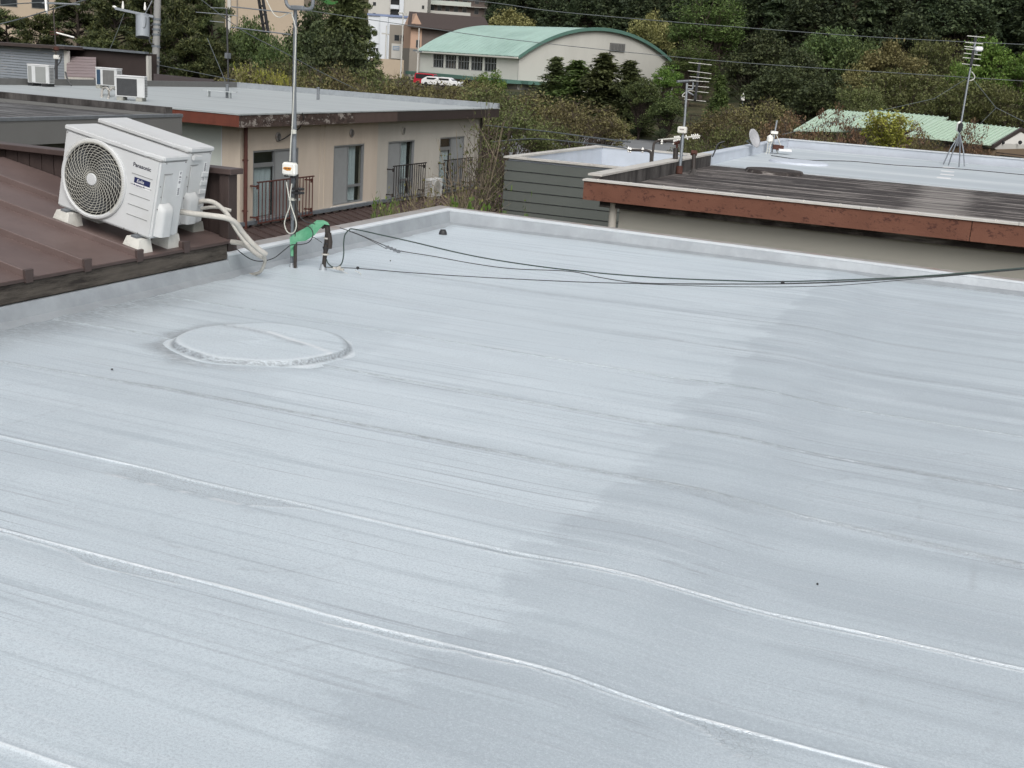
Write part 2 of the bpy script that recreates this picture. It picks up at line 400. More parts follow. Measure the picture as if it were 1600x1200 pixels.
M['concrete'] = mat_plain('pole_concrete', srgb(134, 134, 132), .85, 0, .1, 5, .1)
M['xfmr'] = mat_plain('transformer_grey', srgb(142, 148, 154), .5, 0, .05)
M['porcelain'] = mat_plain('porcelain', (.75, .74, .70), .25, 0, .03)
M['car_red'] = mat_plain('car_red', (.42, .02, .04), .3, 0, .05)
M['car_white'] = mat_plain('car_white', (.75, .75, .75), .3, 0, .03)
M['tyre'] = mat_plain('tyre', (.02, .02, .02), .8)
M['bark'] = mat_plain('bark', srgb(84, 74, 66), .9, 0, .3, 6, .3)
M['bark_dark'] = mat_plain('dark_bark', srgb(52, 44, 38), .9, 0, .3, 6, .3)
M['bark_pale'] = mat_plain('pale_bark', srgb(130, 118, 100), .9, 0, .25, 6, .2)
M['asphalt'] = mat_plain('asphalt', (.17, .175, .18), .9, 0, .15, .6)
def make_ground():
    t = NT('ground_cover').set(.95, 0, .2); co = t.coord((1, 1, 1))
    c = t.ramp(t.noise(co, .06, 8, .7), [(.38, (.030, .040, .018)), (.52, (.075, .068, .038)), (.66, (.13, .105, .062))])
    c = t.mix(t.ramp(t.noise(co, 1.4, 6, .7), [(.4, .5), (.65, 0.)]), c, (.025, .032, .015))
    t.col(c); t.bump(t.noise(co, 3, 5), .6, .2); return t.m
M['ground'] = make_ground()
M['under'] = mat_plain('forest_floor', (.020, .024, .014), .95, 0, .4, .3, .5)

# ------------------------------------------------------------------ the setting: terrain
AZ0 = math.degrees(math.atan2(FWD[0], FWD[1]))
def ground_z(x, y):
    x = np.asarray(x, float); y = np.asarray(y, float)
    d = np.hypot(x, y); az = (np.degrees(np.arctan2(x, y)) - AZ0 + 180) % 360 - 180
    d0 = np.interp(az, [-180, -60, -12, -3.2, -1.4, 0, 7.5, 9.5, 13, 60, 180], [420, 420, 430, 420, 300, 268, 262, 215, 185, 185, 420])
    z = -6 + 3.2 * sstep(138, 205, d)
    u = np.maximum(d - d0, 0)
    hill = 70 * (1 - np.exp(-u / 110)) + 1.5 * (vnoise(x / 25, y / 25, 3) - .5) * np.clip(u / 30, 0, 1)
    return z + hill
def gz(x, y): return float(ground_z(np.array([x]), np.array([y]))[0])
def make_terrain():
    rr = np.concatenate([[0.5], np.arange(8, 420, 6.0), np.arange(430, 900, 20), [1100, 1500, 2200, 3500, 6000]])
    aa = np.radians(np.concatenate([np.arange(-60, 60, 1.0), np.arange(60, 300, 6.0)]) + AZ0)
    A, R = np.meshgrid(aa, rr); X = R * np.sin(A); Y = R * np.cos(A); Z = ground_z(X, Y)
    n, m = X.shape; idx = np.arange(n * m).reshape(n, m); nx = np.roll(idx, -1, axis=1)
    Fq = np.stack([idx[:-1], nx[:-1], nx[1:], idx[1:]], -1).reshape(-1, 4)
    V = np.stack([X, Y, Z], -1).reshape(-1, 3)
    me = mesh_np('ground', V, Fq, M['ground']); me.shade_smooth()
    link('ground', me, kind='structure')
make_terrain()
_p = [at(560, 248, Z=-5.985), at(1066, 236, Z=-5.985), at(1066, 211, Z=-5.985), at(940, 213, Z=-5.985), at(560, 205, Z=-5.985)]
MB().add([(p.x, p.y, -5.985) for p in _p], [(0, 1, 2, 3, 4)]).build('road', M['asphalt'], None, kind='structure')

# ------------------------------------------------------------------ foreground flat roof
SEAMS = [0.95, 1.87, 2.80, 3.515, 4.45, 5.28, 6.2, 7.1, 8.02, 8.95, 9.85]
WHITE = [1, 1, 1, .95, .22, .12, .05, 0, 0, 0, 0]  # weight of the white highlight painted along each seam
GREY = [.3, .3, .3, .5, 1.15, 1.1, .8, .6, .6, .5, .5]  # weight of the dark line: shade of the lap step, painted in
def make_roof():
    xs = np.concatenate([np.arange(-5.0, 0.75, .018), np.arange(.8, 3.01, .2)])
    ys = [-2.0, -1, 0, .6]; y = 1.0
    while y < 10.9: ys.append(y); y += min(max(.0062 * y, .012), .05)
    for s in SEAMS[1:7]: ys += list(np.arange(s - .10, s + .06, .0045 if s < 4 else .007))
    ys = np.array(sorted(set(np.round(ys, 4)))); ys = ys[np.concatenate([[True], np.diff(ys) > .0015])]
    X, Y = np.meshgrid(xs, ys); z = np.zeros_like(X); wh = z.copy(); gr = z.copy(); ck = z.copy()
    n1 = lambda x, s: vnoise(x, np.zeros_like(x) + s * 3.7, s)
    # slow undulation of the deck, and the swale that runs away from the camera
    z += .018 * (vnoise(X / 1.6, Y / 1.3, 5) - .5) + .006 * (vnoise(X / .5, Y / .35, 6) - .5)
    xs0 = -.68 + .10 * (vnoise(Y / 1.5, Y * 0, 8) - .5) - .03 * (Y - 4)
    z += -.017 * sstep(xs0 - .26, xs0 + .26, X) + .010 * np.exp(-((X - xs0 + .30) / .25) ** 2)
    z += -.02 * sstep(.3, 3, X) * 0
    z += .0025 * np.sin(Y * 21 + 5 * vnoise(X / .9, Y / 2, 12)) * sstep(.45, .6, vnoise(X / 1.4, Y / .9, 13))
    for i, s in enumerate(SEAMS):
        yc = s + .035 * (n1(X / 1.7, i) - .5) + .010 * (n1(X / .22, i + 20) - .5)
        if i == 4: yc += .09 * np.sin((X + 4.4) / 4.7 * math.pi) - .045
        d = Y - yc; wide = .0055 if s < 4 else .009
        z += .0028 * np.exp(-(d / wide) ** 2) - .004 * sstep(0, -.004, d) * sstep(-.16, -.05, d) * 1.0
        brk = (.15 + .85 * sstep(.22, .62, n1(X / .34, i + 40))) * (.45 + .55 * n1(X / .05, i + 41))
        far = sstep(-3.4, -1.2, X) if i in (3, 4) else 1.0
        wsel = WHITE[i] * brk * (1 if i < 3 else (.55 + .45 * np.asarray(far)))
        wd = .0024 if s < 4 else .004
        wh = np.maximum(wh, wsel * np.exp(-(d / wd) ** 2))
        gr = np.maximum(gr, GREY[i] * .75 * np.exp(-((d - (.010 if s < 4 else .0)) / (.007 if s < 4 else .015)) ** 2) * (.45 + .55 * n1(X / .5, i + 60)))
        # drip line of the lap, wandering below the seam
        m = sstep(.36, .50, n1(X / .62, i + 80)); wob = .016 + .13 * n1(X / .34, i + 90) ** 3.5 * (1.6 if i in (1, 2) else 1) + .016 * (n1(X / .07, i + 95) - .5)
        d2 = Y - (yc - wob)
        if s < 4.2:
            wh = np.maximum(wh, 1.0 * m * np.exp(-(d2 / .0028) ** 2) * (.4 + .6 * n1(X / .12, i + 99)))
            z += .003 * m * np.exp(-(d2 / .005) ** 2)
        ck = np.maximum(ck, m * sstep(-.004, .004, d2) * sstep(.002, -.004, d) * (1 if s < 5 else .5))
        gr = np.maximum(gr, .14 * m * sstep(-.004, .004, d2) * sstep(.0, -.01, d) * (s > 3) * (.3 + .7 * n1(X / .2, i + 70)))
    # two coats: brush edges across the deck
    row = np.floor(Y / .21 + .35 * vnoise(Y / .3, Y * 0 + 2, 31)); jag = vnoise(row * 1.37, row * 0 + .5, 33) - .5
    e1 = -1.26 + .26 * jag + .16 * (vnoise(X / .5, Y / .035, 35) - .5) * sstep(.35, .65, vnoise(Y / .5, X * 0, 61)) + .03 * (vnoise(X / .1, Y / .012, 36) - .5)
    dk = .66 * sstep(e1 - .02, e1 + .02, X) * (.75 + .4 * vnoise(X / .9, Y / .06, 38))
    dk += -.25 * sstep(-.2, .4, X) * sstep(4, 8, Y)
    e2 = -3.12 + .22 * (vnoise(row * 1.9, row * 0 + 7, 37) - .5)
    dk += .30 * sstep(e2 + .05, e2 - .05, X) * sstep(9, 5, Y)
    dk += .55 * np.exp(-((X - xs0) / .15) ** 2) * (.4 + .6 * vnoise(X / .3, Y / .2, 39))  # shading of the swale painted in as a darker band
    dk += .5 * sstep(.62, .72, vnoise(X / 1.1, Y / .10, 41)) * sstep(-3, -1, X)
    cell = np.floor(X / 1.25 + 3.7 * vnoise(row * 2.3, row * 0 + 1, 51) + .06 * vnoise(X / .05, Y / .02, 52))
    dk += .34 * (vnoise(row * 3.1 + .5, cell * 2.7 + .5, 53) - .42)
    dk += .22 * (vnoise(np.floor(Y / .085) * 1.7, cell * 1.3, 54) - .5) * sstep(4.2, 5.5, Y)
    dk = np.clip(dk, 0, 1)
    for (cx_, cy_, ra, rb_) in ((.22, 5.35, .30, .42), (-.30, 4.75, .22, .30), (-2.1, 3.15, .35, .22), (-3.9, 3.9, .25, .35), (.05, 3.15, .18, .22)):
        aa_ = np.arctan2(Y - cy_, X - cx_); q_ = np.hypot((X - cx_) / ra, (Y - cy_) / rb_) + .25 * (vnoise(aa_ * 2 + 7, aa_ * 0 + cx_, 55) - .5) + .08 * (vnoise(aa_ * 9 + 7, aa_ * 0 + cy_, 56) - .5)
        gr = np.maximum(gr, .26 * np.exp(-((q_ - 1) / .022) ** 2) * sstep(.35, .6, vnoise(aa_ * 1.5 + 9, aa_ * 0 + ra, 57)))
    # shade beside the upstands painted as darker bands, ragged paint left of the hatch
    edge = sstep(-4.40 + .4 * (vnoise(X / .4, Y / .3, 43) - .5), -4.96, X)
    gr = np.maximum(gr, .85 * edge * sstep(7.0, 5.9, Y))
    gr = np.maximum(gr, .45 * sstep(-4.8, -4.97, X)); gr = np.maximum(gr, .35 * sstep(10.55, 10.8, Y))
    hx, hy = -3.62, 5.45
    rr = np.hypot(X - hx, Y - hy); an = np.arctan2(Y - hy, X - hx)
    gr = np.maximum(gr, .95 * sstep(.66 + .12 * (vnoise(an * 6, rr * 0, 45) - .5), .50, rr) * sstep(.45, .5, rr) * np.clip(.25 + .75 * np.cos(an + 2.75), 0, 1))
    wh = np.maximum(wh, .4 * np.exp(-((rr - .535 - .02 * (vnoise(an * 9, rr * 0, 47) - .5)) / .010) ** 2) * np.clip(-np.sin(an + .3), 0, 1) * (.4 + .6 * vnoise(an * 14, rr * 0, 49)))
    ck = np.maximum(ck, .8 * sstep(.60, .52, rr) * sstep(.47, .5, rr) * sstep(.2, -.4, np.sin(an)))
    # stray scratches
    for (ax, ay, bx, by) in ((-2.95, 2.63, -2.86, 2.70), (-1.62, 2.52, -1.50, 2.68), (-3.9, 4.75, -3.86, 4.85), (.13, 4.07, .14, 4.4), (-.1, 5.2, .1, 5.25), (-1.35, 2.55, -1.25, 2.62)):
        L = math.hypot(bx - ax, by - ay); tt = np.clip(((X - ax) * (bx - ax) + (Y - ay) * (by - ay)) / L ** 2, 0, 1)
        gr = np.maximum(gr, .28 * np.exp(-(np.hypot(X - ax - tt * (bx - ax), Y - ay - tt * (by - ay)) / .008) ** 2))
    n, mm = X.shape; idx = np.arange(n * mm).reshape(n, mm)
    Fq = np.stack([idx[:-1, :-1], idx[:-1, 1:], idx[1:, 1:], idx[1:, :-1]], -1).reshape(-1, 4)
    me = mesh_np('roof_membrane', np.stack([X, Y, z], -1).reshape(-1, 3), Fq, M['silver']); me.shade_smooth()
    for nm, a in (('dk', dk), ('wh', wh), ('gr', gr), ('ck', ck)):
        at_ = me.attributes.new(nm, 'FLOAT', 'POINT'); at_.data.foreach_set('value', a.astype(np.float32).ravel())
    return me
own = thing('apartment_building', 'silver painted flat roof with low upstands filling the foreground', 'building', (0, 0, 0))
link('roof_membrane', make_roof(), own)
pth = [(-5.0, 7.12), (-5.0, 10.82), (3, 10.82)]
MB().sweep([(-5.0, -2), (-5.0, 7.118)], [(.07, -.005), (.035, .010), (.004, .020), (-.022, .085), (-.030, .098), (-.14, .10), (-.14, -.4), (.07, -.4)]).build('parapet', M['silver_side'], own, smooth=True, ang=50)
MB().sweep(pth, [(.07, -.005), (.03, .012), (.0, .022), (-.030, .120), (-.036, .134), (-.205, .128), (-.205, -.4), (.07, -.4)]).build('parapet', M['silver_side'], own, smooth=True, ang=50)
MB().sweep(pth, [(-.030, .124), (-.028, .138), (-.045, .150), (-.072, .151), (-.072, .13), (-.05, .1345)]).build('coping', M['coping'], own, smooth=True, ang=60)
MB().sweep(pth, [(-.074, .137), (-.074, .147), (-.235, .143), (-.235, .06), (-.207, .06), (-.207, .129)]).build('edge_trim', M['trim'], own)
for o_ in own.children:                      # the far upstand gets lower towards the right, where the deck rises
    if o_.name.split('.')[0] in ('parapet', 'coping', 'edge_trim'):
        for v_ in o_.data.vertices:
            if v_.co.y > 10.5 and v_.co.z > .015: v_.co.z -= (v_.co.z - .015) * .42 * max(0, v_.co.x + 5.0) / 5.3
MB().box(-5.19, 3, -2, 10.98, -6.2, -.41).build('wall', M['beige_wall'], own)
def make_hatch():
    m = MB(); n = 72; prof = [(.55, -.006), (.515, .004), (.490, .010), (.480, .050), (.468, .058), (.44, .061)] + [(.44 * (1 - k / 22), .058 + .0012 * math.sin(k * .3)) for k in range(1, 22)]
    V = []; wh = []; gr = []
    for j, (r, h) in enumerate(prof):
        for k in range(n):
            a = 2 * math.pi * k / n; rr = r * .95 * (1 + .03 * math.sin(2 * a + 1) + .012 * math.sin(7 * a))
            x, y = rr * math.cos(a), rr * math.sin(a)
            zz = h * .52 * (1 + .10 * math.sin(3 * a + 2)) if j else h
            V.append((-3.62 + x, 5.45 + y, zz))
            d = y - (.16 - .28 * x - .35 * x * x)
            top = 1 if j >= 4 else 0
            wh.append(max(top * .85 * math.exp(-(d / .016) ** 2) * (.35 + .65 * (x > -.1)), .30 * (j == 4) * (math.sin(a) < 0), .45 * (j == 1) * (.5 + .5 * math.sin(9 * a))))
            gr.append(max(top * .55 * math.exp(-((d + .035) / .025) ** 2) * (x < .25), .80 * (j == 3), .9 * (j == 2), .5 * (j == 4) * (math.sin(a) > .2)))  # shade of the rim sides painted dark, plus the line across the top
    m.v = V; M_ = len(prof)
    m.f = [(i * n + k, i * n + (k + 1) % n, (i + 1) * n + (k + 1) % n, (i + 1) * n + k) for i in range(M_ - 1) for k in range(n)] + [tuple((M_ - 1) * n + k for k in range(n))]
    me = bpy.data.meshes.new('roof_hatch'); me.from_pydata(m.v, [], m.f); me.materials.append(M['silver']); me.shade_smooth()
    for nm, a in (('wh', wh), ('gr', gr)):
        t = me.attributes.new(nm, 'FLOAT', 'POINT'); t.data.foreach_set('value', np.array(a, np.float32))
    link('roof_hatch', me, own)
make_hatch()
d0 = at(692, 366, Z=0)
dr = MB().lathe([(.038, -.01), (.036, .02), (.028, .036), (.012, .044), (.001, .046)], d0, n=20)
for k in range(10):
    a = k * 2 * math.pi / 10
    dr.bar(d0 + Vector((.038 * math.cos(a), .038 * math.sin(a), .0)), d0 + Vector((.02 * math.cos(a), .02 * math.sin(a), .044)), .005, .005)
dr.build('drain_strainer', M['black'], own, smooth=True)

# ------------------------------------------------------------------ brown metal roof on the left
XE = -5.05; SL = .19; ZE = .238
def rz(x): return ZE + SL * (XE - x)
bld = thing('brown_roof_house', 'brown batten seam metal roof with boarded gable wall beside the silver roof', 'house', (-6.2, 6.0, 0))
ybat = [7.02 - .0] ; ybat = [6.64 - .48 * k for k in range(17)]
XT = -7.15
pan = None
edges = [7.19] + ybat + [ybat[-1] - .48]
for i in range(len(edges) - 1):
    y1, y0 = edges[i], edges[i + 1]
    m = MB().hexa([(XT, y0 + .003, rz(XT) - .02), (XE + .015, y0 + .003, rz(XE + .015) - .02), (XE + .015, y1 - .003, rz(XE + .015) - .02), (XT, y1 - .003, rz(XT) - .02),
                   (XT, y0 + .003, rz(XT)), (XE + .015, y0 + .003, rz(XE + .015)), (XE + .015, y1 - .003, rz(XE + .015)), (XT, y1 - .003, rz(XT))])
    m.build('roof_panel', M['brown_sheet'], bld)
for y in ybat:
    m = MB()
    w = .021; pr = [(-w, -.005), (w, -.005), (w * .85, .042), (-w * .85, .042)]
    a, b = XT, XE + .01
    m.add([(a, y + p[0], rz(a) + p[1]) for p in pr] + [(b, y + p[0], rz(b) + p[1]) for p in pr], [(3, 2, 1, 0), (4, 5, 6, 7), (0, 1, 5, 4), (1, 2, 6, 5), (2, 3, 7, 6), (3, 0, 4, 7)])
    bt = m.build('batten', M['brown_dark'] if False else M['brown_sheet'], bld, bevel=.003, seg=1)
    MB().hexa([(b, y - .028, rz(b) - .028), (b + .016, y - .028, rz(b) - .028), (b + .016, y + .028, rz(b) - .028), (b, y + .028, rz(b) - .028),
               (b, y - .034, rz(b) + .050), (b + .016, y - .034, rz(b) + .046), (b + .016, y + .034, rz(b) + .046), (b, y + .034, rz(b) + .050)]).build('end_cap', M['brown_dark'], bt)
m = MB().box(XE - .02, XE + .012, -1.6, 7.12, .105, .215); m.build('fascia_board', M['old_wood'], bld, bevel=.004, seg=1)
box('drip_edge', M['brown_dark'], bld, XE - .01, XE + .022, -1.6, 7.12, .2165, .232)
# lower ragged rotten board
rb = MB(); ys_ = np.arange(-1.6, 7.12, .06)
zl = [.062 + .018 * math.sin(k * 1.9) * math.sin(k * .37) + random.uniform(-.006, .006) for k in range(len(ys_))]
for k in range(len(ys_) - 1):
    rb.hexa([(XE - .05, ys_[k], zl[k]), (XE - .004, ys_[k], zl[k]), (XE - .004, ys_[k + 1], zl[k + 1]), (XE - .05, ys_[k + 1], zl[k + 1]),
             (XE - .05, ys_[k], .104), (XE - .004, ys_[k], .104), (XE - .004, ys_[k + 1], .104), (XE - .05, ys_[k + 1], .104)])
rb.build('rotten_board', M['old_wood'], bld)
# gable wall of vertical boards, its cap and corner post
xb = XE - .088; k = 0
while xb > XT:
    x2 = max(xb - .118, XT)
    box('wall_board', M['board'], bld, x2 + .004, xb - .004, 7.20, 7.225, .02, .70); xb = x2
box('wall_core', M['brown_dark'], bld, XT - .1, XE - .03, 7.227, 7.258, .0, .695)
box('corner_post', M['board'], bld, XE - .085, XE - .004, 7.155, 7.262, .035, .70, bevel=.004, seg=1)
box('wall_cap', M['brown_dark'], bld, XT - .16, XE + .03, 7.13, 7.29, .702, .742, bevel=.004, seg=1)
box('wall_cap', M['brown_dark'], bld, XT - .26, XT - .08, -1.6, 7.128, .702, .742, bevel=.004, seg=1)
yb = 7.19
while yb > -1.6:
    box('wall_board', M['board'], bld, XT - .125, XT - .10, yb - .114, yb - .004, .55, .70); yb -= .118
box('ridge_flashing', M['brown_sheet'], bld, XT - .10, XT + .10, -1.6, 6.75, .640, .662)
box('ridge_flashing', M['brown_dark'], bld, XT - .06, XT + .04, -1.6, 6.72, .60, .639)
box('house_wall', M['beige_wall'], bld, -9.5, XE - .12, -1.6, 7.15, -6.2, .08)
bpy.data.objects['house_wall'].name = 'lower_wall'
MB().hexa([(XT - 2.5, -1.6, .1), (XT - .13, -1.6, .1), (XT - .13, 7.12, .1), (XT - 2.5, 7.12, .1), (XT - 2.5, -1.6, .2), (XT - .13, -1.6, .64), (XT - .13, 7.12, .64), (XT - 2.5, 7.12, .2)]).build('back_slope', M['brown_sheet'], bld)

# ------------------------------------------------------------------ air conditioners on the brown roof
def text_mesh(body, size, mat, parent, loc, rot, extrude=.0006, shear=0, off=0.0, name='lettering', align='LEFT'):
    cu = bpy.data.curves.new('t', 'FONT'); cu.body = body; cu.size = size; cu.extrude = extrude; cu.shear = shear; cu.offset = off; cu.align_x = align
    cu.resolution_u = 3
    o = bpy.data.objects.new('t', cu); COL.objects.link(o)
    me = bpy.data.meshes.new_from_object(o); me.name = name; bpy.data.objects.remove(o); bpy.data.curves.remove(cu)
    me.materials.clear(); me.materials.append(mat)
    t = bpy.data.objects.new(name, me); COL.objects.link(t); t.parent = parent; t.location = loc; t.rotation_euler = rot
    return t
def ribbed_block(cx, y0, y1, z0, z1, w, mat, parent, inset=.022):
    # trapezoid block with vertical ribs on all sides
    m = MB(); nx, ny = 12, 12
    out = []
    for s in range(4):
        for k in range(nx * 2):
            t = k / (nx * 2); d = .004 if k % 2 else 0
            if s == 0: p = (-w / 2 + w * t, y0 + d)
            elif s == 1: p = (w / 2 - d, y0 + (y1 - y0) * t)
            elif s == 2: p = (w / 2 - w * t, y1 - d)
            else: p = (-w / 2 + d, y1 - (y1 - y0) * t)
            out.append(p)
    n = len(out); yc = (y0 + y1) / 2; fx = (w / 2 - inset) / (w / 2); fy = ((y1 - y0) / 2 - inset) / ((y1 - y0) / 2)
    V = [(cx + p[0], p[1], z0) for p in out] + [(cx + p[0] * fx, yc + (p[1] - yc) * fy, z1) for p in out]
    m.add(V, [tuple(range(n - 1, -1, -1)), tuple(range(n, 2 * n))] + [(i, (i + 1) % n, n + (i + 1) % n, n + i) for i in range(n)])
    m.box(cx - w / 2 - .006, cx + w / 2 + .006, y0 - .006, y1 + .006, z0 - .006, z0 + .008)
    return m.build('foot_block', mat, parent, local=True)
def ac_unit(name, label, loc, W=.765, D=.285, H=.535, front=True, grp=None):
    r = thing(name, label, 'air conditioner', loc, (0, math.atan(SL), 0), grp)
    L = dict(local=True)
    body = MB().box(0, W, 0, D, 0, H - .028).build('casing', M['ac_white'], r, bevel=.012, seg=3, **L)
    # lid with a lip that steps in at the handle
    MB().prism([(-.006, -.006), (W - .12, -.006), (W - .105, .006), (W + .006, .03), (W + .006, D + .006), (.05, D + .006), (.04, D + .012), (-.006, D + .006)], 'Z', H - .030, H).build('lid', M['ac_white'], r, bevel=.008, seg=3, **L)
    MB().box(.004, W - .004, .004, D - .004, H - .034, H - .0302).build('lid_joint', M['ac_grey'], r, **L)
    sc = MB()
    for x, z in ((.02, .012), (.30, .012), (.56, .012), (W - .1, .012), (.36, H - .045), (.02, H - .045)): sc.lathe([(.005, 0), (.004, .003), (.0005, .003)], (x, -.0005, z), 'Y', 8)
    for y, z in ((.03, .35), (.05, .28), (.03, .2), (.06, H - .045), (D - .03, H - .045), (.05, .05)): sc.lathe([(.005, 0), (.004, .003), (.0005, .003)], (W + .0005, y, z), 'X', 8)
    sc.build('screw', M['ac_grey'], r, **L)
    # fan guard
    if front:
        c = Vector((.275, 0, .258)); R = .232
        MB().lathe([(R + .002, -.001), (R + .002, .0015), (.001, .0016)], c, 'Y', 48).build('fan_opening', M['ac_dark'], r, **L)
        fan = MB()
        for k in range(3):
            for j in range(8):
                a0 = k * 2.094 + j * .16; a1 = a0 + .16
                fan.add([c + Vector((ra * math.cos(a), -.003 - .004 * (j / 8), ra * math.sin(a))) for ra, a in ((.05, a0), (.21, a0), (.21, a1), (.05, a1))], [(0, 1, 2, 3)])
        fan.build('fan', M['ac_fan'], r, **L)
        g = MB().lathe([(.262, .0), (.262, .010), (.255, .018), (.243, .020), (.234, .014), (.232, .006)], c, 'Y', 72)
        g.build('fan_bezel', M['ac_white'], r, smooth=True, **L)
        rb_ = MB()
        for k in range(150):
            a = 2 * math.pi * k / 150
            if math.cos(a - 1.0) < -.2: continue
            d = Vector((math.cos(a), 0, math.sin(a)))
            rb_.bar(c + d * .236 + Vector((0, -.0205, 0)), c + d * .258 + Vector((0, -.0145, 0)), .0035, .005, (0, -1, 0))
        rb_.build('bezel_rib', M['ac_aged'], r, **L)
        gr = MB()
        nr = 12
        for k in range(nr):
            rr = .052 + (R - .052) * k / (nr - 1); pts = [c + Vector((rr * math.cos(a), -.020 + .010 * (k / nr) ** 3, rr * math.sin(a))) for a in np.linspace(0, 2 * math.pi, 49)]
            gr.tube(pts, .0014, 5, cap=False)
        gr.build('guard_ring', M['ac_aged'], r, smooth=True, **L)
        sp = MB()
        for k in range(32):
            a0 = 2 * math.pi * k / 32; pts = []
            for j in range(13):
                t = j / 12; rr = .036 + (R - .034) * t; a = a0 - .95 * t
                pts.append(c + Vector((rr * math.cos(a), -.0215 + .010 * t ** 3, rr * math.sin(a))))
            sp.tube(pts, .0016, 5, cap=False)
        sp.build('guard_spoke', M['ac_aged'], r, smooth=True, **L)
        MB().lathe([(.040, .018), (.040, .026), (.036, .029), (.001, .030)], c, 'Y', 32).build('guard_hub', M['ac_white'], r, smooth=True, **L)
        gv = MB()
        for k in range(5):
            z = .385 - .068 * k; gv.box(.565, .73, -.002, .004, z - .0018, z + .0018)
        gv.build('panel_groove', M['ac_grey'], r, **L)
        text_mesh('Panasonic', .036, M['ink'], r, (.565, -.0012, .432), (math.pi / 2, 0, 0), off=.0006)
        bd = MB().box(.590, .715, -.0022, .002, .330, .366).build('badge', M['navy'], r, **L)
        text_mesh('Eolia', .030, M['label_white'], bd, (.610, -.0030, .338), (math.pi / 2, 0, 0), shear=.25)
        nn = MB().box(.586, .72, -.0018, .002, .306, .3285)
        nb = nn.build('badge_strip', M['label_white'], r, **L)
        text_mesh('nanoe X', .021, M['navy'], nb, (.606, -.0026, .311), (math.pi / 2, 0, 0))
        MB().lathe([(.006, 0), (.001, .0004)], (.595, -.0022, .317), 'Y', 10).build('badge_dot', M['navy'], nb, **L)
    # right end: recess, valve cover, data label, louvre folds
    MB().prism([(.055, .20), (.125, .20), (.125, .425), (.055, .425)], 'X', W - .002, W + .006).build('side_panel', M['ac_white'], r, bevel=.004, seg=2, **L)
    MB().box(W + .0005, W + .0012, .05, .14, .427, .431).build('side_slot', M['ac_grey'], r, **L)
    vc = MB(); prof = []
    for t in np.linspace(0, 1, 9):
        zz = .02 + .215 * t; wx = .048 * (1 if t < .75 else math.sqrt(max(0, 1 - ((t - .75) / .25) ** 2)) * .9 + .1)
        prof.append((zz, max(wx, .006)))
    V = []; n = 13
    for zz, wx in prof:
        for k in range(n):
            a = math.pi * k / (n - 1); V.append((W + wx * min(1, 1.35 * math.sin(a)), .098 - .066 * math.cos(a) * (.75 + .25 * wx / .048), zz))
    vc.add(V, [(i * n + k, i * n + k + 1, (i + 1) * n + k + 1, (i + 1) * n + k) for i in range(len(prof) - 1) for k in range(n - 1)] + [tuple(range(n)), tuple((len(prof) - 1) * n + k for k in range(n))])
    vc.build('valve_cover', M['ac_white'], r, smooth=True, ang=60, **L)
    lb = MB().box(W - .001, W + .0016, .205, .235, .275, .445).build('data_label', M['label_white'], r, **L)
    rows = MB()
    for k in range(26):
        z = .282 + k * .0061
        if random.random() < .8: rows.box(W + .0014, W + .0021, .208 + random.uniform(0, .006), .232 - random.uniform(0, .008), z, z + .0032)
    rows.build('label_print', M['ink'], lb, **L)
    if not front:
        fo = MB()
        for k in range(5): fo.box(W - .002, W + .008, .19, .265, .09 + .062 * k, .125 + .062 * k)
        fo.build('side_fold', M['ac_white'], r, bevel=.004, seg=1, **L)
        MB().box(W - .002, W + .022, .05, .15, H - .085, H - .05).build('handle', M['ac_white'], r, bevel=.006, seg=2, **L)
    # feet
    fl = MB()
    for x in (.09, W - .10): fl.box(x - .022, x + .022, -.035, D + .03, -.014, -.001)
    fl.build('foot_rail', M['steel'], r, **L)
    bm_ = M['block'] if front else M['block_grey']
    for x in (.09, W - .10):
        for y0 in (-.060, D - .05): ribbed_block(x, y0, y0 + .150, -.120, -.015, .150, bm_, r)
    bl = MB()
    for x in (.09, W - .10):
        for y in (-.02, D + .015):
            bl.lathe([(.011, -.012), (.011, -.004), (.001, -.003)], (x, y, -.002), 'Z', 6); bl.box(x - .018, x + .018, y - .01, y + .01, -.014, -.011)
    bl.build('bolt', M['steel'], r, **L)
    return r
BL = at(91.9, 319, Y=6.40); BF = at(91.9, 319, Y=6.26)
ac1 = ac_unit('air_conditioner', 'white outdoor air conditioner with round fan guard facing the camera, on brown metal roof', (BF.x - .018, BF.y, BF.z - .008), W=.772, H=.546)
ac2 = ac_unit('air_conditioner', 'white outdoor air conditioner standing behind the one with the fan guard', (BL.x - .07, 6.78, BL.z + .03), front=False, H=.55)

# insulated pipes from both units
def pipe(name, label, cat, pts, r, mat, n=10, grp=None):
    o = MB().tube(spline(pts, 6), r, n).build(name, mat, None, smooth=True, ang=80); return tag(o, label, cat, grp)
PT = lambda l, Y0, Y1=None: [at(x, y, Y=Y0 + ((Y1 or Y0) - Y0) * i / max(1, len(l) - 1)) for i, (x, y) in enumerate(l)]
pipe('insulated_pipe', 'pale taped pipe running from the front air conditioner over the roof corner', 'pipe', PT([(262, 334), (280, 331), (303, 334), (330, 337), (355, 341), (369, 349), (378, 362), (392, 378), (405, 390), (415, 397)], 6.55, 7.05), .0195, M['tape'])
pipe('insulated_pipe', 'upper pale taped pipe arching from the rear air conditioner past the corner post', 'pipe', PT([(305, 318), (318, 314), (333, 316), (345, 324), (356, 336), (368, 356), (380, 374), (395, 392), (410, 402)], 6.95, 7.08), .0165, M['tape'])
pipe('insulated_pipe', 'thin pale pipe stub between the two taped pipes behind the corner post', 'pipe', PT([(303, 330), (320, 325), (340, 324), (361, 329)], 7.0, 7.1), .012, M['tape'])
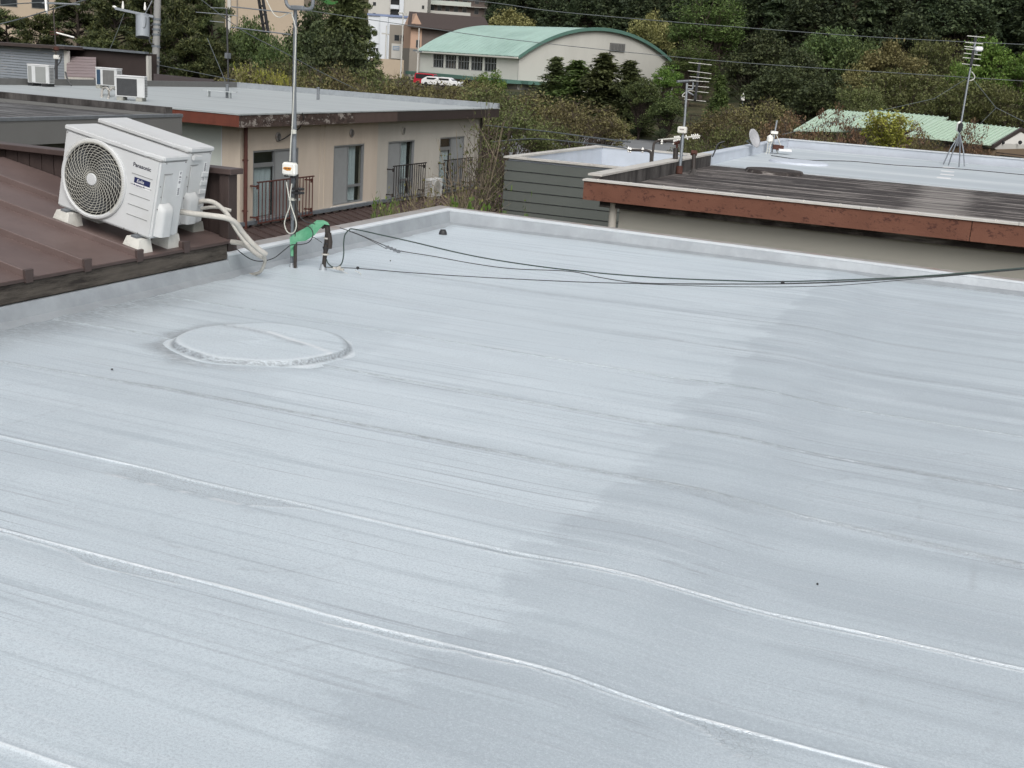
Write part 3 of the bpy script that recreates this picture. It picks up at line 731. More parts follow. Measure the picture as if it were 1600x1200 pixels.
pipe('insulated_pipe', 'lower pale ribbed pipe emerging under the corner post to the parapet', 'pipe', PT([(362, 378), (375, 380), (388, 386), (402, 397), (413, 403)], 7.12, 7.10), .019, M['tape'])
pipe('pipe_end', 'frayed taped pipe tail bending down onto the silver roof', 'pipe', PT([(413, 398), (414, 408), (411, 418), (406, 425), (398, 428), (390, 429)], 7.1, 7.25), .012, M['tape'])

# ------------------------------------------------------------------ mast with booster and aerial on the silver roof
YM = 7.66
mb = at(458, 419, Y=YM); mt = at(461.5, 12, Y=YM)
mast = thing('antenna_mast', 'tall grey antenna pole with white booster box standing on the silver roof', 'antenna', mb)
MB().tube([at(458.0, 355, Y=YM + .03), at(459.5, 200, Y=YM + .03), at(460, 120, Y=YM + .03), mt], [.019, .0185, .0135, .0135], 12).build('pole', M['steel'], mast, smooth=True)
MB().tube([at(455.5, 420, Y=YM), at(456, 392, Y=YM), at(457, 345, Y=YM)], .0125, 12).build('base_pipe', M['steel_dark'], mast, smooth=True)
MB().tube([at(461, 420, Y=YM - .02), at(461.5, 392, Y=YM - .02), at(463.5, 300, Y=YM - .02), at(463.8, 272, Y=YM - .02)], .013, 12).build('conduit', M['pipe_dark'], mast, smooth=True)
for px in (455.5, 461):
    b = at(px, 420, Y=YM - .012); MB().lathe([(.022, -.004), (.017, .012), (.0148, .03), (.0145, .035)], (b.x, b.y, 0), n=14).build('base_collar', M['silver_side'], mast, smooth=True)
c = at(454.5, 264, Y=YM - .04)
MB().box(c.x - .055, c.x + .055, c.y - .04, c.y + .015, c.z - .045, c.z + .048).build('booster_box', M['booster'], mast, bevel=.010, seg=3)
bx = bpy.data.objects['booster_box']
stk = MB(); pts_ = [(-.045, .004), (-.03, .014), (.02, .016), (.032, .012), (.022, -.008), (-.01, -.01), (-.03, -.004)]
stk.prism([(c.x + a, c.z + b) for a, b in pts_], 'Y', c.y - .0412, c.y - .0402); stk.build('sticker', M['orange'], bx)
sc = MB()
for a, w in ((-.028, .012), (-.012, .008), (.002, .014)): sc.box(c.x + a, c.x + a + w, c.y - .0418, c.y - .0413, c.z + .001, c.z + .009)
sc.build('sticker_print', M['ink'], bx)
MB().box(c.x - .045, c.x - .02, c.y - .02, c.y + .005, c.z - .058, c.z - .045).box(c.x + .005, c.x + .045, c.y - .02, c.y + .005, c.z - .064, c.z - .045).build('cable_gland', M['black'], mast)
cl = MB()
for py in (295, 301): q = at(464, py, Y=YM - .02); cl.box(q.x - .03, q.x + .045, q.y - .03, q.y + .03, q.z - .008, q.z + .008)
cl.build('clamp', M['black'], mast)
q = at(459, 311.5, Y=YM); MB().box(q.x - .024, q.x + .04, q.y - .035, q.y + .025, q.z - .006, q.z + .010).build('tape_band', M['cable_pale'], mast)
q = at(459, 206, Y=YM); MB().lathe([(.001, -.018), (.02, -.012), (.02, .012), (.001, .018)], q, n=10).build('tape_band', M['cable_pale'], mast)
loop = [(456, 287), (454, 300), (453, 315), (452, 325), (447, 338), (444.5, 350), (448, 361), (454, 365), (460, 362), (463, 352), (461, 340), (456, 325), (451, 305), (447.5, 284)]
MB().tube(spline(PT(loop, YM - .05), 5), .0045, 8).build('pale_cable', M['cable_pale'], mast, smooth=True)
MB().tube(spline(PT([(453, 252), (455, 215), (457, 190), (462, 60), (461, 40), (457, 25), (456, 20)], YM - .025), 5), .0045, 8).build('pale_cable', M['cable_pale'], mast, smooth=True)
MB().tube(spline(PT([(462, 282), (459, 300), (463, 320), (468, 335), (475, 345), (492, 350)], YM - .045), 5), .004, 8).build('black_cable', M['cable'], mast, smooth=True)
MB().tube(spline(PT([(446, -6), (448, 6), (455, 13), (464, 13.5)], YM - .02) + PT([(476, 14), (484, 14), (488.5, 8), (489, -6)], YM - .02), 5), .0125, 10).build('bracket_arm', M['steel'], mast, smooth=True)
MB().box(at(459, 10, Y=YM).x, at(478, 10, Y=YM).x, YM - .045, YM - .01, at(468, 16, Y=YM).z, at(468, 9, Y=YM).z).build('bracket_clamp', M['steel'], mast, bevel=.004, seg=1)
# yagi, mostly above the frame
ya = thing('yagi_antenna', 'black perforated aerial boom with two pale rods left of the tall pole', 'antenna', at(409, 20, Y=YM + .1))
b0 = at(416, 51, Y=YM + .1); b1 = at(398, -60, Y=YM + .1); dv = b1 - b0; sd = Vector((1, 0, 0)) * .018
bo = MB().bar(b0 - sd, b1 - sd, .008, .03, (0, 1, 0)).bar(b0 + sd, b1 + sd, .008, .03, (0, 1, 0))
for k in range(9): p = b0 + dv * (k / 8.0 * .98 + .01); bo.bar(p - sd, p + sd, .014, .03, (0, 1, 0))
bo.build('boom', M['black'], ya)
for (xa, yA, xb_, yB) in ((362, 42.5, 454, 54), (362, 10.5, 456, 20.5), (352, -30, 440, -20)):
    MB().tube([at(xa, yA, Y=YM + .075), at(xb_, yB, Y=YM + .075)], .0045, 8).build('rod', M['steel'], ya, smooth=True)
MB().tube(spline(PT([(413, -8), (420, 8), (428, 22), (437, 27), (448, 22), (457, 19)], YM + .03), 5), .0035, 8).build('feeder_cable', M['cable_pale'], ya, smooth=True)

# service stub with green tape
st = thing('service_pipe', 'dark taped service pipe stub rising from the silver roof', 'pipe', at(505, 423, Y=7.72))
MB().tube(spline(PT([(505.5, 423), (507, 405), (509, 390), (511, 375), (512, 360), (510, 352), (503, 354)], 7.72), 4), [.016] * 8 + [.02] * 17, 12).build('pipe', M['pipe_dark'], st, smooth=True)
for (px, py, a) in ((512, 372, .3), (510, 387, -.2), (508.5, 397, .4), (512.5, 380, -.3)):
    q = at(px, py, Y=7.72); MB().lathe([(.0275, -.006), (.0285, 0), (.0275, .006)], q, n=12).build('tape_band', M['tape'] if a > .2 else M['black'], st)
MB().tube([at(514, 364, Y=7.71), at(516, 378, Y=7.71), at(515, 388, Y=7.71)], .018, 8).build('splice_sleeve', M['pipe_dark'], st, smooth=True)
b = at(504.5, 424, Y=7.72); MB().lathe([(.032, -.004), (.024, .014), (.020, .035), (.018, .045)], (b.x, b.y, 0), n=12).build('base_collar', M['silver_side'], st, smooth=True)
gt = MB(); up = [(452.5, 371), (462, 364), (475, 357), (490, 348), (495, 344), (505, 344), (512, 347)]
lo_ = [(454, 391), (464, 378), (478, 376), (492, 367), (500, 357), (507, 350.5), (515, 352)]
V = []
for i, (u, l) in enumerate(zip(up, lo_)):
    y = YM - .03 + .07 * i / 6
    V += [at(*u, Y=y - .012), at(*l, Y=y - .012), at(*l, Y=y + .025), at(*u, Y=y + .025)]
gt.add(V, [(i * 4 + a, i * 4 + (a + 1) % 4, i * 4 + 4 + (a + 1) % 4, i * 4 + 4 + a) for i in range(6) for a in range(4)] + [(3, 2, 1, 0), (24, 25, 26, 27)])
tag(gt.build('green_tape', M['green'], None, smooth=True, ang=40), 'green tape sheet stretched between the pole base and the dark pipe stub', 'tape')
MB().tube(PT([(455.5, 372), (457, 400)], YM - .016), .0145, 8).build('green_wrap', M['green'], bpy.data.objects['green_tape'])
# cables over the roof
def cable(name, label, pts, r, mat, y0=7.70, y1=8.1, grp=None):
    P = [at(x, y, Y=y0 + (y1 - y0) * min(1, max(0, (x - 500) / 1100))) for x, y in pts]
    return tag(MB().tube(spline(P, 6), r, 7).build(name, mat, None, smooth=True, ang=80), label, 'cable', grp)
cable('cable', 'thick dark cable looping up from the pipe stub and sagging across the roof', [(510, 405), (513, 412), (520, 417), (528, 417), (534, 411), (537, 398), (537, 380), (539, 367), (545, 360), (553, 358), (595, 367), (640, 377), (740, 400), (840, 416), (940, 427), (1040, 434.5), (1140, 438.5), (1225, 440), (1381, 435), (1500, 427), (1700, 410)], .0048, M['cable_green'])
cable('cable', 'middle thin cable with pale splice sagging across the silver roof', [(531, 356), (560, 366), (602, 384), (625, 392), (680, 401), (740, 412), (802, 420), (890, 424), (940, 434), (1000, 442), (1100, 443.5), (1225, 443), (1381, 437), (1500, 428), (1700, 411)], .0032, M['cable'])
cable('cable', 'straight lower cable stretched from the pipe stub foot across the roof', [(509, 417.5), (559, 419.5), (640, 426), (740, 432.5), (890, 440), (1000, 443), (1140, 444), (1300, 441.5), (1506, 428.5), (1700, 411)], .0032, M['cable'])
cable('cable', 'thin lowest cable parting from the bundle on the right', [(1000, 443.5), (1140, 448), (1287, 447), (1412, 437.5), (1600, 421), (1700, 413)], .0024, M['cable'])
cable('cable', 'black cable hanging between the taped pipes and the pole foot', [(366, 386), (378, 396), (390, 404), (403, 408), (416, 407), (430, 402), (445, 390), (455, 383), (470, 382), (483, 378), (489, 367), (486, 357), (478, 352)], .0036, M['cable'], 7.2, 7.2)
cable('cable', 'thin wire from the green tape to the dark pipe stub', [(475, 369), (490, 371), (503, 379)], .0025, M['cable'])
cable('cable', 'frayed loose wire curling on the roof beside the pipe stub', [(511, 418), (530, 422), (545, 428), (560, 431), (564, 429), (561, 426), (555, 423)], .002, M['cable_pale'])
cable('cable', 'second thin wire running beside the splice', [(545, 361), (570, 371), (604, 389)], .0025, M['cable'])
sp = MB(); p0 = at(603, 385, Y=7.72); p1 = at(625, 394, Y=7.72); sp.bar(p0, p1, .02, .012)
for k in range(4): q = p0.lerp(p1, (k + .5) / 4); sp.bar(q - Vector((0, .012, 0)), q + Vector((0, .012, 0)), .012, .02)
tag(sp.build('cable_splice', M['steel'], None), 'grey wire splice sleeve on the middle cable', 'cable clamp')
sp = MB(); p0 = at(521, 418, Y=7.68); p1 = at(537, 421.5, Y=7.68); sp.bar(p0, p1, .014, .012); q = p0.lerp(p1, .5); sp.bar(q - Vector((.01, .012, 0)), q + Vector((.01, .012, .01)), .014, .02)
tag(sp.build('cable_clamp', M['tape'], None), 'pale metal cable clamp at the foot of the pipe stub', 'cable clamp')
q = at(559, 419, Y=7.72); tag(MB().lathe([(.001, -.012), (.012, -.004), (.012, .008), (.001, .014)], q, n=8).build('cable_clip', M['black'], None), 'small black clip on the straight lower cable', 'cable clip')
q = at(1223, 441.5, Y=7.95); tag(MB().lathe([(.001, -.012), (.012, -.004), (.012, .008), (.001, .012)], q, n=8).build('cable_clip', M['black'], None), 'small black clip on the cable bundle at right', 'cable clip')
dbs = MB()
for (x, y) in ((175, 578), (1277, 914), (610, 408)):
    q = at(x, y, Z=.004); r_ = .0042 * (1 if y > 600 else 1.6); dbs.lathe([(.001, -.003), (r_, 0), (r_ * .8, .004), (.001, .006)], (q.x, q.y, .006), n=6)
dbs.build('grit', M['black'], own)

# ------------------------------------------------------------------ left apartment block beyond the brown roof
XF, XW = -18.95, -19.4          # fascia plane and wall plane
YA, YB_ = 27.3, 45.1            # near and far ends
apt = thing('apartment_building', 'two storey beige apartment block with rusty eaves and four railed windows', 'building', (-24, 36, -6))
box('roof_slab', M['far_silver'], apt, -31.3, XF - .03, YA + .03, YB_ - .2, -.45, -.235)
MB().sweep([(-31.3, YB_), (XF, YB_)], [(0, -.21), (0, -.02), (.20, -.02), (.20, -.234)]).build('roof_parapet', M['silver_side'], apt)
box('roof_trim', M['far_silver'], apt, -31.3, XF + .02, YA - .02, YA + .16, -.232, -.195)
box('roof_trim', M['far_silver'], apt, XF - .16, XF + .02, YA + .163, YB_ - .002, -.232, -.195)
yc1 = at(555, 183, X=XF).y; yc2 = at(621, 182, X=XF).y
for a, b, mm in ((YA, yc1, 'peel'), (yc1, yc2, 'mid_fascia'), (yc2, YB_, 'dark_fascia')):
    box('fascia', M[mm], apt, XF - .05, XF, a + .003, b - .003, -.56, -.234)
xs_ = np.linspace(-31.3, XF - .003, 7)
for a, b in zip(xs_[:-1], xs_[1:]): box('fascia', M['rust_fascia'], apt, a + .003, b - .003, YA - .002, YA + .05, -.545, -.234)
box('soffit', M['grey_wall'], apt, -31.3, XF - .052, YA + .052, YB_ - .01, -.50, -.452)
ysplit = at(589, 260, X=XW).y
YN = 28.0                        # near end wall
box('edge_curb', M['frame'], apt, -31.45, -31.303, YA, YB_, -.6, -.02)
# front wall pieced round the openings
OPEN = [(28.62, 30.98, -1.26, -3.20, 'w'), (33.02, 34.98, -1.28, -3.16, 'd'), (36.63, 38.62, -1.28, -3.20, 'w'), (40.70, 42.88, -1.27, -3.20, 'w')]
def wall_strip(y0, y1, z0, z1):
    for a, b, mm in ((y0, min(y1, ysplit), 'beige_wall'), (max(y0, ysplit), y1, 'grey_wall')):
        if b - a > .01: MB().box(XW - .2, XW, a, b, z0, z1).build('wall', M[mm], apt)
YE = 44.3
wall_strip(YN, YE, -1.26, -.503); wall_strip(YN, YE, -6.1, -3.20)
yy = YN
for (a, b, zt, zb, k) in OPEN: wall_strip(yy, a, -3.20, -1.26); yy = b
wall_strip(yy, YE, -3.20, -1.26)
for (a, b, zt, zb, k) in OPEN:
    if zb > -3.19: wall_strip(a, b, -3.20, zb)
    if zt < -1.265: wall_strip(a, b, zt, -1.26)
box('wall', M['beige_wall'], apt, -20.0, XW - .203, YN, YN + .2, -6.1, -.503)
box('wall', M['panel_grey'], apt, -31, -20.003, YN + .10, YN + .3, -6.1, -.503)
box('corner_strip', M['apt_bright'], apt, -20.07, -20.004, YN + .06, YN + .099, -6.1, -.503)
box('wall', M['grey_wall'], apt, -31, XW - .203, YE - .2, YE, -6.1, -.503)
for y in (at(500, 250, X=XW).y, at(507, 250, X=XW).y): box('joint_strip', M['beige_wall'], apt, XW, XW + .012, y - .02, y + .02, -3.3, -.51)
def window(a, b, zt, zb, slider_far, high_bar):
    w = MB(); x = XW - .10; t = .05
    for q in ((a, b, zt - t, zt), (a, b, zb, zb + t), (a, a + t, zb + t, zt - t), (b - t, b, zb + t, zt - t)): w.box(x, x + .09, *q)
    fr = w.build('window', M['sash'], apt)
    mid = a + (b - a) * .48
    box('pane', M['clear'], fr, x + .02, x + .026, a + t, mid, zb + t, zt - t)
    if slider_far: box('screen', M['screen'], fr, x + .05, x + .056, mid, b - t, zb + t, zt - t)
    else:
        box('screen', M['screen'], fr, x + .05, x + .056, a + t, mid - .02, zb + t, zt - t)
        box('pane', M['clear'], fr, x + .02, x + .026, mid, b - t, zb + t, zt - t)
    box('sash', M['sash'], fr, x + .012, x + .07, mid - .035, mid + .035, zb + t, zt - t)
    hb = zt - .42 if high_bar else zb + .55
    if high_bar: box('sash', M['sash'], fr, x + .015, x + .05, a + t, mid - .036, hb - .06, hb + .06)
    else: box('sash', M['sash'], fr, x + .015, x + .05, mid + .036, b - t, hb - .04, hb + .04)
    box('sash', M['sash'], fr, x + .027, x + .06, a + t, a + t + .04, zb + t, zt - t); box('sash', M['sash'], fr, x + .028, x + .06, b - t - .05, b - t, zb + t, zt - t)
    cu = MB(); n = 34; y0, y1 = (a + .06, mid - .03) if slider_far else (mid + .04, b - .35)
    V = [];
    for k in range(n + 1):
        y = y0 + (y1 - y0) * k / n; dx = -.045 + .022 * math.sin(k * 2.3) + .01 * math.sin(k * .9)
        V += [(x + dx, y, zb + .06), (x + dx, y, (hb - .06) if high_bar else zt - .06)]
    cu.add(V, [(2 * k, 2 * k + 2, 2 * k + 3, 2 * k + 1) for k in range(n)])
    cu.build('curtain', M['curtain'], fr, smooth=True, ang=80)
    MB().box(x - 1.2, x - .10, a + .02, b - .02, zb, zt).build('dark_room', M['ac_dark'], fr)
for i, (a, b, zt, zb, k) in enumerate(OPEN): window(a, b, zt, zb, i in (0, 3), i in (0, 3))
def railing(a, b, z0, z1, mat, n):
    x = XW + .28; m = MB()
    m.box(x - .025, x + .025, a - .05, b + .05, z1 - .035, z1).box(x - .02, x + .02, a, b, z0, z0 + .035)
    for y in (a, b - .03):
        for z in (z1 - .16, z0 + .14): m.box(XW, x - .026, y, y + .03, z, z + .04).box(x - .05, x - .021, y - .03, y + .06, z - .05, z + .07)
    r = m.build('railing', mat, apt); src = None
    for k in range(n):
        y = a + .015 + (b - a - .03) * k / (n - 1)
        if src is None: src = box('baluster', mat, r, x - .011, x + .011, y - .011, y + .011, z0 + .036, z1 - .036); y00 = y
        else: share(src, r, (0, y - y00, 0))
railing(28.48, 31.36, -3.26, -2.08, M['rail_red'], 17)
railing(36.58, 39.0, -3.22, -2.06, M['rail_black'], 15)
railing(40.6, 43.1, -3.22, -2.06, M['rail_black'], 15)
for (px, py) in ((434, 214), (549, 208), (630, 204)):
    p = at(px, py, X=XW); v = MB().lathe([(.135, 0), (.135, .03), (.11, .05), (.105, .02), (.001, .02)], p, 'X', 18).build('wall_vent', M['trim'] if px < 600 else M['grey_wall'], apt, smooth=True)
    l = MB()
    for k in range(5): z = p.z - .07 + .035 * k; l.box(p.x + .02, p.x + .035, p.y - .08, p.y + .08, z - .006, z + .006)
    l.box(p.x + .036, p.x + .045, p.y - .012, p.y + .012, p.z - .1, p.z + .1); l.build('louvre', M['frame'], v)
p = at(434, 214, X=XW)
MB().tube(spline([p + Vector((.05, .02, -.1)), at(445, 216, X=XW + .1), at(455, 209, X=XW + .12), at(468, 200, X=XW + .3), at(474, 185, X=XF + .02), at(472, 176, X=XF + .02)], 5), .016, 6).build('wall_cable', M['cable'], apt, smooth=True)
MB().tube([(XW + .10, YN + .12, -.56), (XW + .10, YN + .12, -6)], .055, 10).build('downpipe', M['rail_red'], apt, smooth=True)
for z in (-1.5, -2.9): box('pipe_bracket', M['rail_red'], apt, XW - .35, XW + .17, YN + .09, YN + .15, z, z + .03)
pd = at(750, 240, X=XW); MB().tube([(XW + .08, YE - .05, -.56), (XW + .08, YE - .05, -6)], .05, 10).build('downpipe', M['pipe_dark'], apt, smooth=True)
box('sill', M['old_top'], apt, XW + .001, XW + .06, 32.9, 35.1, -3.30, -3.175)
for q in OPEN[:1] + OPEN[2:]: box('sill', M['old_top'], apt, XW + .001, XW + .05, q[0] - .05, q[1] + .3, -3.36, -3.26)
# lean-to canopy below the windows
zc0, zc1, xc = -3.36, -3.95, XW + 2.4
def zcan(x): return zc0 + (zc1 - zc0) * (x - XW) / 2.4
def can_piece(y0, y1, dz, w=0):
    return MB().hexa([(XW + .001, y0, zcan(XW) - .05 + dz), (xc, y0, zcan(xc) - .05 + dz), (xc, y1, zcan(xc) - .05 + dz), (XW + .001, y1, zcan(XW) - .05 + dz),
                      (XW + .001, y0, zcan(XW) + dz), (xc, y0, zcan(xc) + dz), (xc, y1, zcan(xc) + dz), (XW + .001, y1, zcan(XW) + dz)])
y = 24.5
while y < 44.5:
    can_piece(y, y + .452, 0).build('canopy_panel', M['brown_dark'], apt)
    can_piece(y + .455, y + .495, .05).build('canopy_batten', M['brown_dark'], apt); y += .498
box('canopy_flashing', M['steel_dark'], apt, XW + .002, XW + .12, 24.5, 44.5, zc0 + .06, zc0 + .16)
# roof furniture
for (px, py, h_) in ((355, 153, .42), (497, 156, .42)):
    p = at(px, py, Z=-.235); tag(MB().lathe([(.001, 0), (.055, 0), (.055, h_), (.065, h_), (.065, h_ + .03), (.001, h_ + .05)], (p.x, p.y, -.237), n=12).build('vent_pipe', M['steel'], None, smooth=True), 'short grey vent pipe on the beige block roof, ' + ('beside the pale plank' if px < 400 else 'right of the tall pole'), 'vent pipe', 'vent pipes on the beige block roof')
p0 = at(315, 139.5, Z=-.0); p1 = at(370, 143.5, Z=-.0)
tag(MB().bar((p0.x, p0.y, -.02), (p1.x, p1.y, -.02), .16, .025).bar((p0.x * .8 + p1.x * .2, p0.y * .8 + p1.y * .2, -.14), (p0.x * .78 + p1.x * .22, p0.y * .78 + p1.y * .22, -.14), .2, .185).bar((p0.x * .2 + p1.x * .8, p0.y * .2 + p1.y * .8, -.14), (p0.x * .18 + p1.x * .82, p0.y * .18 + p1.y * .82, -.14), .2, .185).build('plank', M['far_silver'], None), 'pale plank raised on low blocks on the beige block roof', 'plank')
def far_ac(label, px, pyb, W, H, D, yaw, kind):
    p = at(px, pyb, Z=-.235 + .10)
    r = thing('air_conditioner', label, 'air conditioner', (p.x, p.y, -.235), (0, 0, yaw), 'air conditioners on the beige block roof')
    L = dict(local=True); z0 = .10
    MB().box(-W / 2, W / 2, 0, D, z0, z0 + H - .03).build('casing', M['ac_white'], r, bevel=.012, seg=2, **L)
    MB().box(-W / 2 - .012, W / 2 + .012, -.012, D + .012, z0 + H - .029, z0 + H).build('lid', M['label_white'], r, bevel=.008, seg=2, **L)
    # rear coil side faces the camera
    if kind == 0: MB().box(-W / 2 + .05, W / 2 - .22, -.008, -.001, z0 + .04, z0 + H - .09).build('rear_net', M['net'], r, **L)
    elif kind == 1:
        MB().box(-W / 2 + .30, W / 2 - .12, -.008, -.001, z0 + .03, z0 + H - .07).build('rear_panel', mat_grey, r, **L)
        MB().box(-W / 2 + .03, -W / 2 + .16, -.008, -.001, z0 + .03, z0 + H - .07).build('rear_panel', mat_grey, r, **L)
    else:
        MB().box(-W / 2 + .30, W / 2 - .10, -.006, -.001, z0 + .04, z0 + H - .08).build('rear_coil', M['frame'], r, **L)
        g = MB()
        for k in range(9): x = -W / 2 + .31 + (W - .42) * k / 8; g.box(x - .006, x + .006, -.016, -.007, z0 + .04, z0 + H - .08)
        g.build('coil_guard', M['ac_grey'], r, **L)
        MB().box(-W / 2 + .05, -W / 2 + .20, -.006, -.001, z0 + .03, z0 + H - .08).build('side_coil', M['car_blue'], r, **L)
    g = MB()
    for k in range(11): z = z0 + .05 + (H - .16) * k / 10; g.box(W / 2 + .001, W / 2 + .006, .04, D - .04, z - .012, z + .012)
    g.build('end_louvre', M['frame'], r, **L)
    if kind == 0: MB().box(W / 2 + .0065, W / 2 + .008, D / 2 - .012, D / 2 + .012, z0 + .04, z0 + H - .1).build('louvre_bar', M['ac_white'], r, **L)
    f = MB()
    for x in (-W / 2 + .15, W / 2 - .15): f.box(x - .09, x + .09, -.08, D + .08, 0, z0 - .002)
    f.build('foot_block', M['black'] if kind == 1 else M['block_grey'], r, **L)
    return r
mat_grey = mat_plain('grey_rear_panel', srgb(136, 138, 136), .6, 0, .04)
M['net'] = mat_plain('dark_net', (.045, .047, .05), .7)
M['car_blue'] = mat_plain('dark_blue_coil', (.03, .06, .10), .5)
far_ac('white air conditioner with dark rear net and louvred end on the beige block roof', 203, 152, .86, .62, .34, .42, 0)
far_ac('white air conditioner with grey rear panel, leftmost on the beige block roof', 60, 130, .80, .62, .34, .20, 1)
far_ac('white air conditioner with ribbed rear coil, partly hidden behind the dark netted one', 166, 134, .86, .62, .34, .10, 2)
cbl = MB().tube(spline([at(182, 141, Z=-.1), at(176, 138, Z=-.02), at(171, 141, Z=-.02), at(166, 137, Z=.0), at(160, 140, Z=-.1), at(159, 152, Z=-.23)], 5), .035, 6).tube(spline([at(170, 142, Z=-.1), at(170, 149, Z=-.2), at(169, 154, Z=-.225)], 4), .03, 6)
tag(cbl.build('refrigerant_hose', M['tape'], None, smooth=True), 'curled pale hose beside the dark netted air conditioner', 'hose')

# wall mounted unit between the last windows
p = at(662, 308, X=XW + .1)
wu = thing('air_conditioner', 'weathered air conditioner on the canopy between the last two windows', 'air conditioner', (XW + .12, p.y, -3.38))
L = dict(local=True)
MB().box(0, .32, 0, .82, .06, .70).build('casing', M['ac_white'], wu, bevel=.015, **L)
g = MB()
for k in range(10): z = .12 + .055 * k; g.box(.03, .29, -.006, -.001, z - .014, z + .014)
g.build('end_louvre', M['frame'], wu, **L)
MB().lathe([(.26, 0), (.26, .012), (.001, .012)], (.321, .34, .38), 'X', 24).build('fan_guard', M['ac_aged'], wu, **L)
g = MB()
for k in range(1, 6): g.tube([(.34, .34 + .05 * k * math.cos(a), .38 + .05 * k * math.sin(a)) for a in np.linspace(0, 6.283, 25)], .006, 4, cap=False)
g.build('guard_ring', M['frame'], wu, **L)
MB().box(.02, .30, .08, .16, -.06, .059).box(.02, .30, .62, .70, -.06, .059).build('foot', M['block_grey'], wu, **L)

# ------------------------------------------------------------------ dark roofed block between the brown roof and the beige block
XD = -17.05
mid = thing('low_building', 'low grey building with blackened flat roof behind the brown boarded wall', 'building', (-22, 15, -6))
box('roof_deck', M['old_roof2'], mid, -34, XD - .25, 6, 22.15, -.3, -.08)
MB().sweep([(XD, 6), (XD, 22.4), (-34, 22.4)], [(0, -.08), (0, .0), (-.24, .0), (-.24, -.078)]).build('edge_curb', M['grey_fascia'], mid)
MB().box(-34, XD - .26, 22.153, 22.38, .003, .14).build('rear_parapet', M['old_side'], mid)
MB().box(XD - .1, XD + .012, 6, 22.41, -.05, .012).build('edge_trim', M['steel'], mid)
MB().box(XD - .06, XD, 6, 22.38, -.50, -.083).build('fascia', M['grey_fascia'], mid)
MB().box(-34, XD - .062, 22.30, 22.38, -.50, -.083).build('fascia', M['grey_fascia'], mid)
MB().box(-33, XD - .5, 6, 22.0, -6.1, -.303).build('wall', M['greenish_wall'], mid)

# buildings with siding beyond the beige roof
bk = thing('house', 'grey clapboard house wall with dark brown gable behind the rooftop air conditioners', 'house', (-45, 52, -6))
def yplane(px, py, Y): return at(px, py, Y=Y)
YC = 50.0
a0 = at(-20, 71, Y=YC); a1 = at(102, 77.5, Y=YC); zb_ = at(102, 135, Y=YC).z - .6
n = 18; ztop0, ztop1 = a0.z, a1.z
for k in range(n):
    t0, t1 = k / n, (k + 1) / n
    z00 = zb_ + (ztop1 - zb_) * t0; z01 = zb_ + (ztop1 - zb_) * t1 - .012
    MB().hexa([(a0.x - 6, YC - .03, z00), (a1.x, YC - .03, z00), (a1.x, YC + .1, z00), (a0.x - 6, YC + .1, z00), (a0.x - 6, YC, z01), (a1.x, YC, z01), (a1.x, YC + .1, z01), (a0.x - 6, YC + .1, z01)]).build('clapboard', M['far_clap'], bk)
box('corner_board', M['apt_white'], bk, a1.x - .05, a1.x + .2, YC - .06, YC + .1, zb_, ztop1 - .05)
r0 = at(-20, 68.5, Y=YC - .4); r1 = at(231, 87, Y=YC - .4)
MB().hexa([(r0.x - 6, YC - .4, r0.z - .10), (a1.x + .3, YC - .4, ztop1 + .02), (a1.x + .3, YC + 5, ztop1 + .02), (r0.x - 6, YC + 5, r0.z - .1),
           (r0.x - 6, YC - .4, r0.z + .06), (a1.x + .3, YC - .4, ztop1 + .16), (a1.x + .3, YC + 5, ztop1 + .16), (r0.x - 6, YC + 5, r0.z + .06)]).build('eaves', M['roof_brown'], bk)
g0 = at(104, 77, Y=YC + 1.2); g1 = at(229, 84, Y=YC + 1.2)
MB().prism([(g0.x - .5, -6.0), (g1.x, -6.0), (g1.x, g1.z), (g0.x - .5, g0.z + .12)], 'Y', YC + 1.2, YC + 2).build('gable_wall', M['dark_fascia'], bk)
MB().bar((g0.x - .5, YC + 1.1, g0.z + .16), (g1.x + .1, YC + 1.1, g1.z + .04), .3, .1).build('verge', M['steel_dark'], bk)
box('corner_board', M['apt_white'], bk, g1.x + .003, g1.x + .14, YC + 1.15, YC + 1.4, -4, g1.z - .1)
# small corrugated roof with folds
q0 = at(104, 88, Y=YC + .6); q1 = at(150, 86, Y=YC + 1.0); q2 = at(150, 121, Y=YC - 1.4); q3 = at(104, 120, Y=YC - 1.4)
for k in range(7):
    u0, u1 = k / 7, (k + .72) / 7
    MB().hexa([q0.lerp(q3, u0) - Vector((0, 0, .08)), q1.lerp(q2, u0 * .9 + .1) - Vector((0, 0, .08)), q1.lerp(q2, u1 * .9 + .1) - Vector((0, 0, .08)), q0.lerp(q3, u1) - Vector((0, 0, .08)),
               q0.lerp(q3, u0), q1.lerp(q2, u0 * .9 + .1), q1.lerp(q2, u1 * .9 + .1), q0.lerp(q3, u1)]).build('roof_fold', M['brown_far'], bk)
MB().hexa([q0 - Vector((0, 0, .3)), q1 - Vector((0, 0, .3)), q2 - Vector((0, 0, .3)), q3 - Vector((0, 0, .3)), q0 - Vector((0, 0, .09)), q1 - Vector((0, 0, .09)), q2 - Vector((0, 0, .09)), q3 - Vector((0, 0, .09))]).build('roof_deck', M['dark_fascia'], bk)
e0 = at(104, 122, Y=YC - 1.45); e1 = at(146, 124, Y=YC - 1.45)
MB().bar(e0, e1, .1, .12).build('eaves_board', M['tape'], bk)
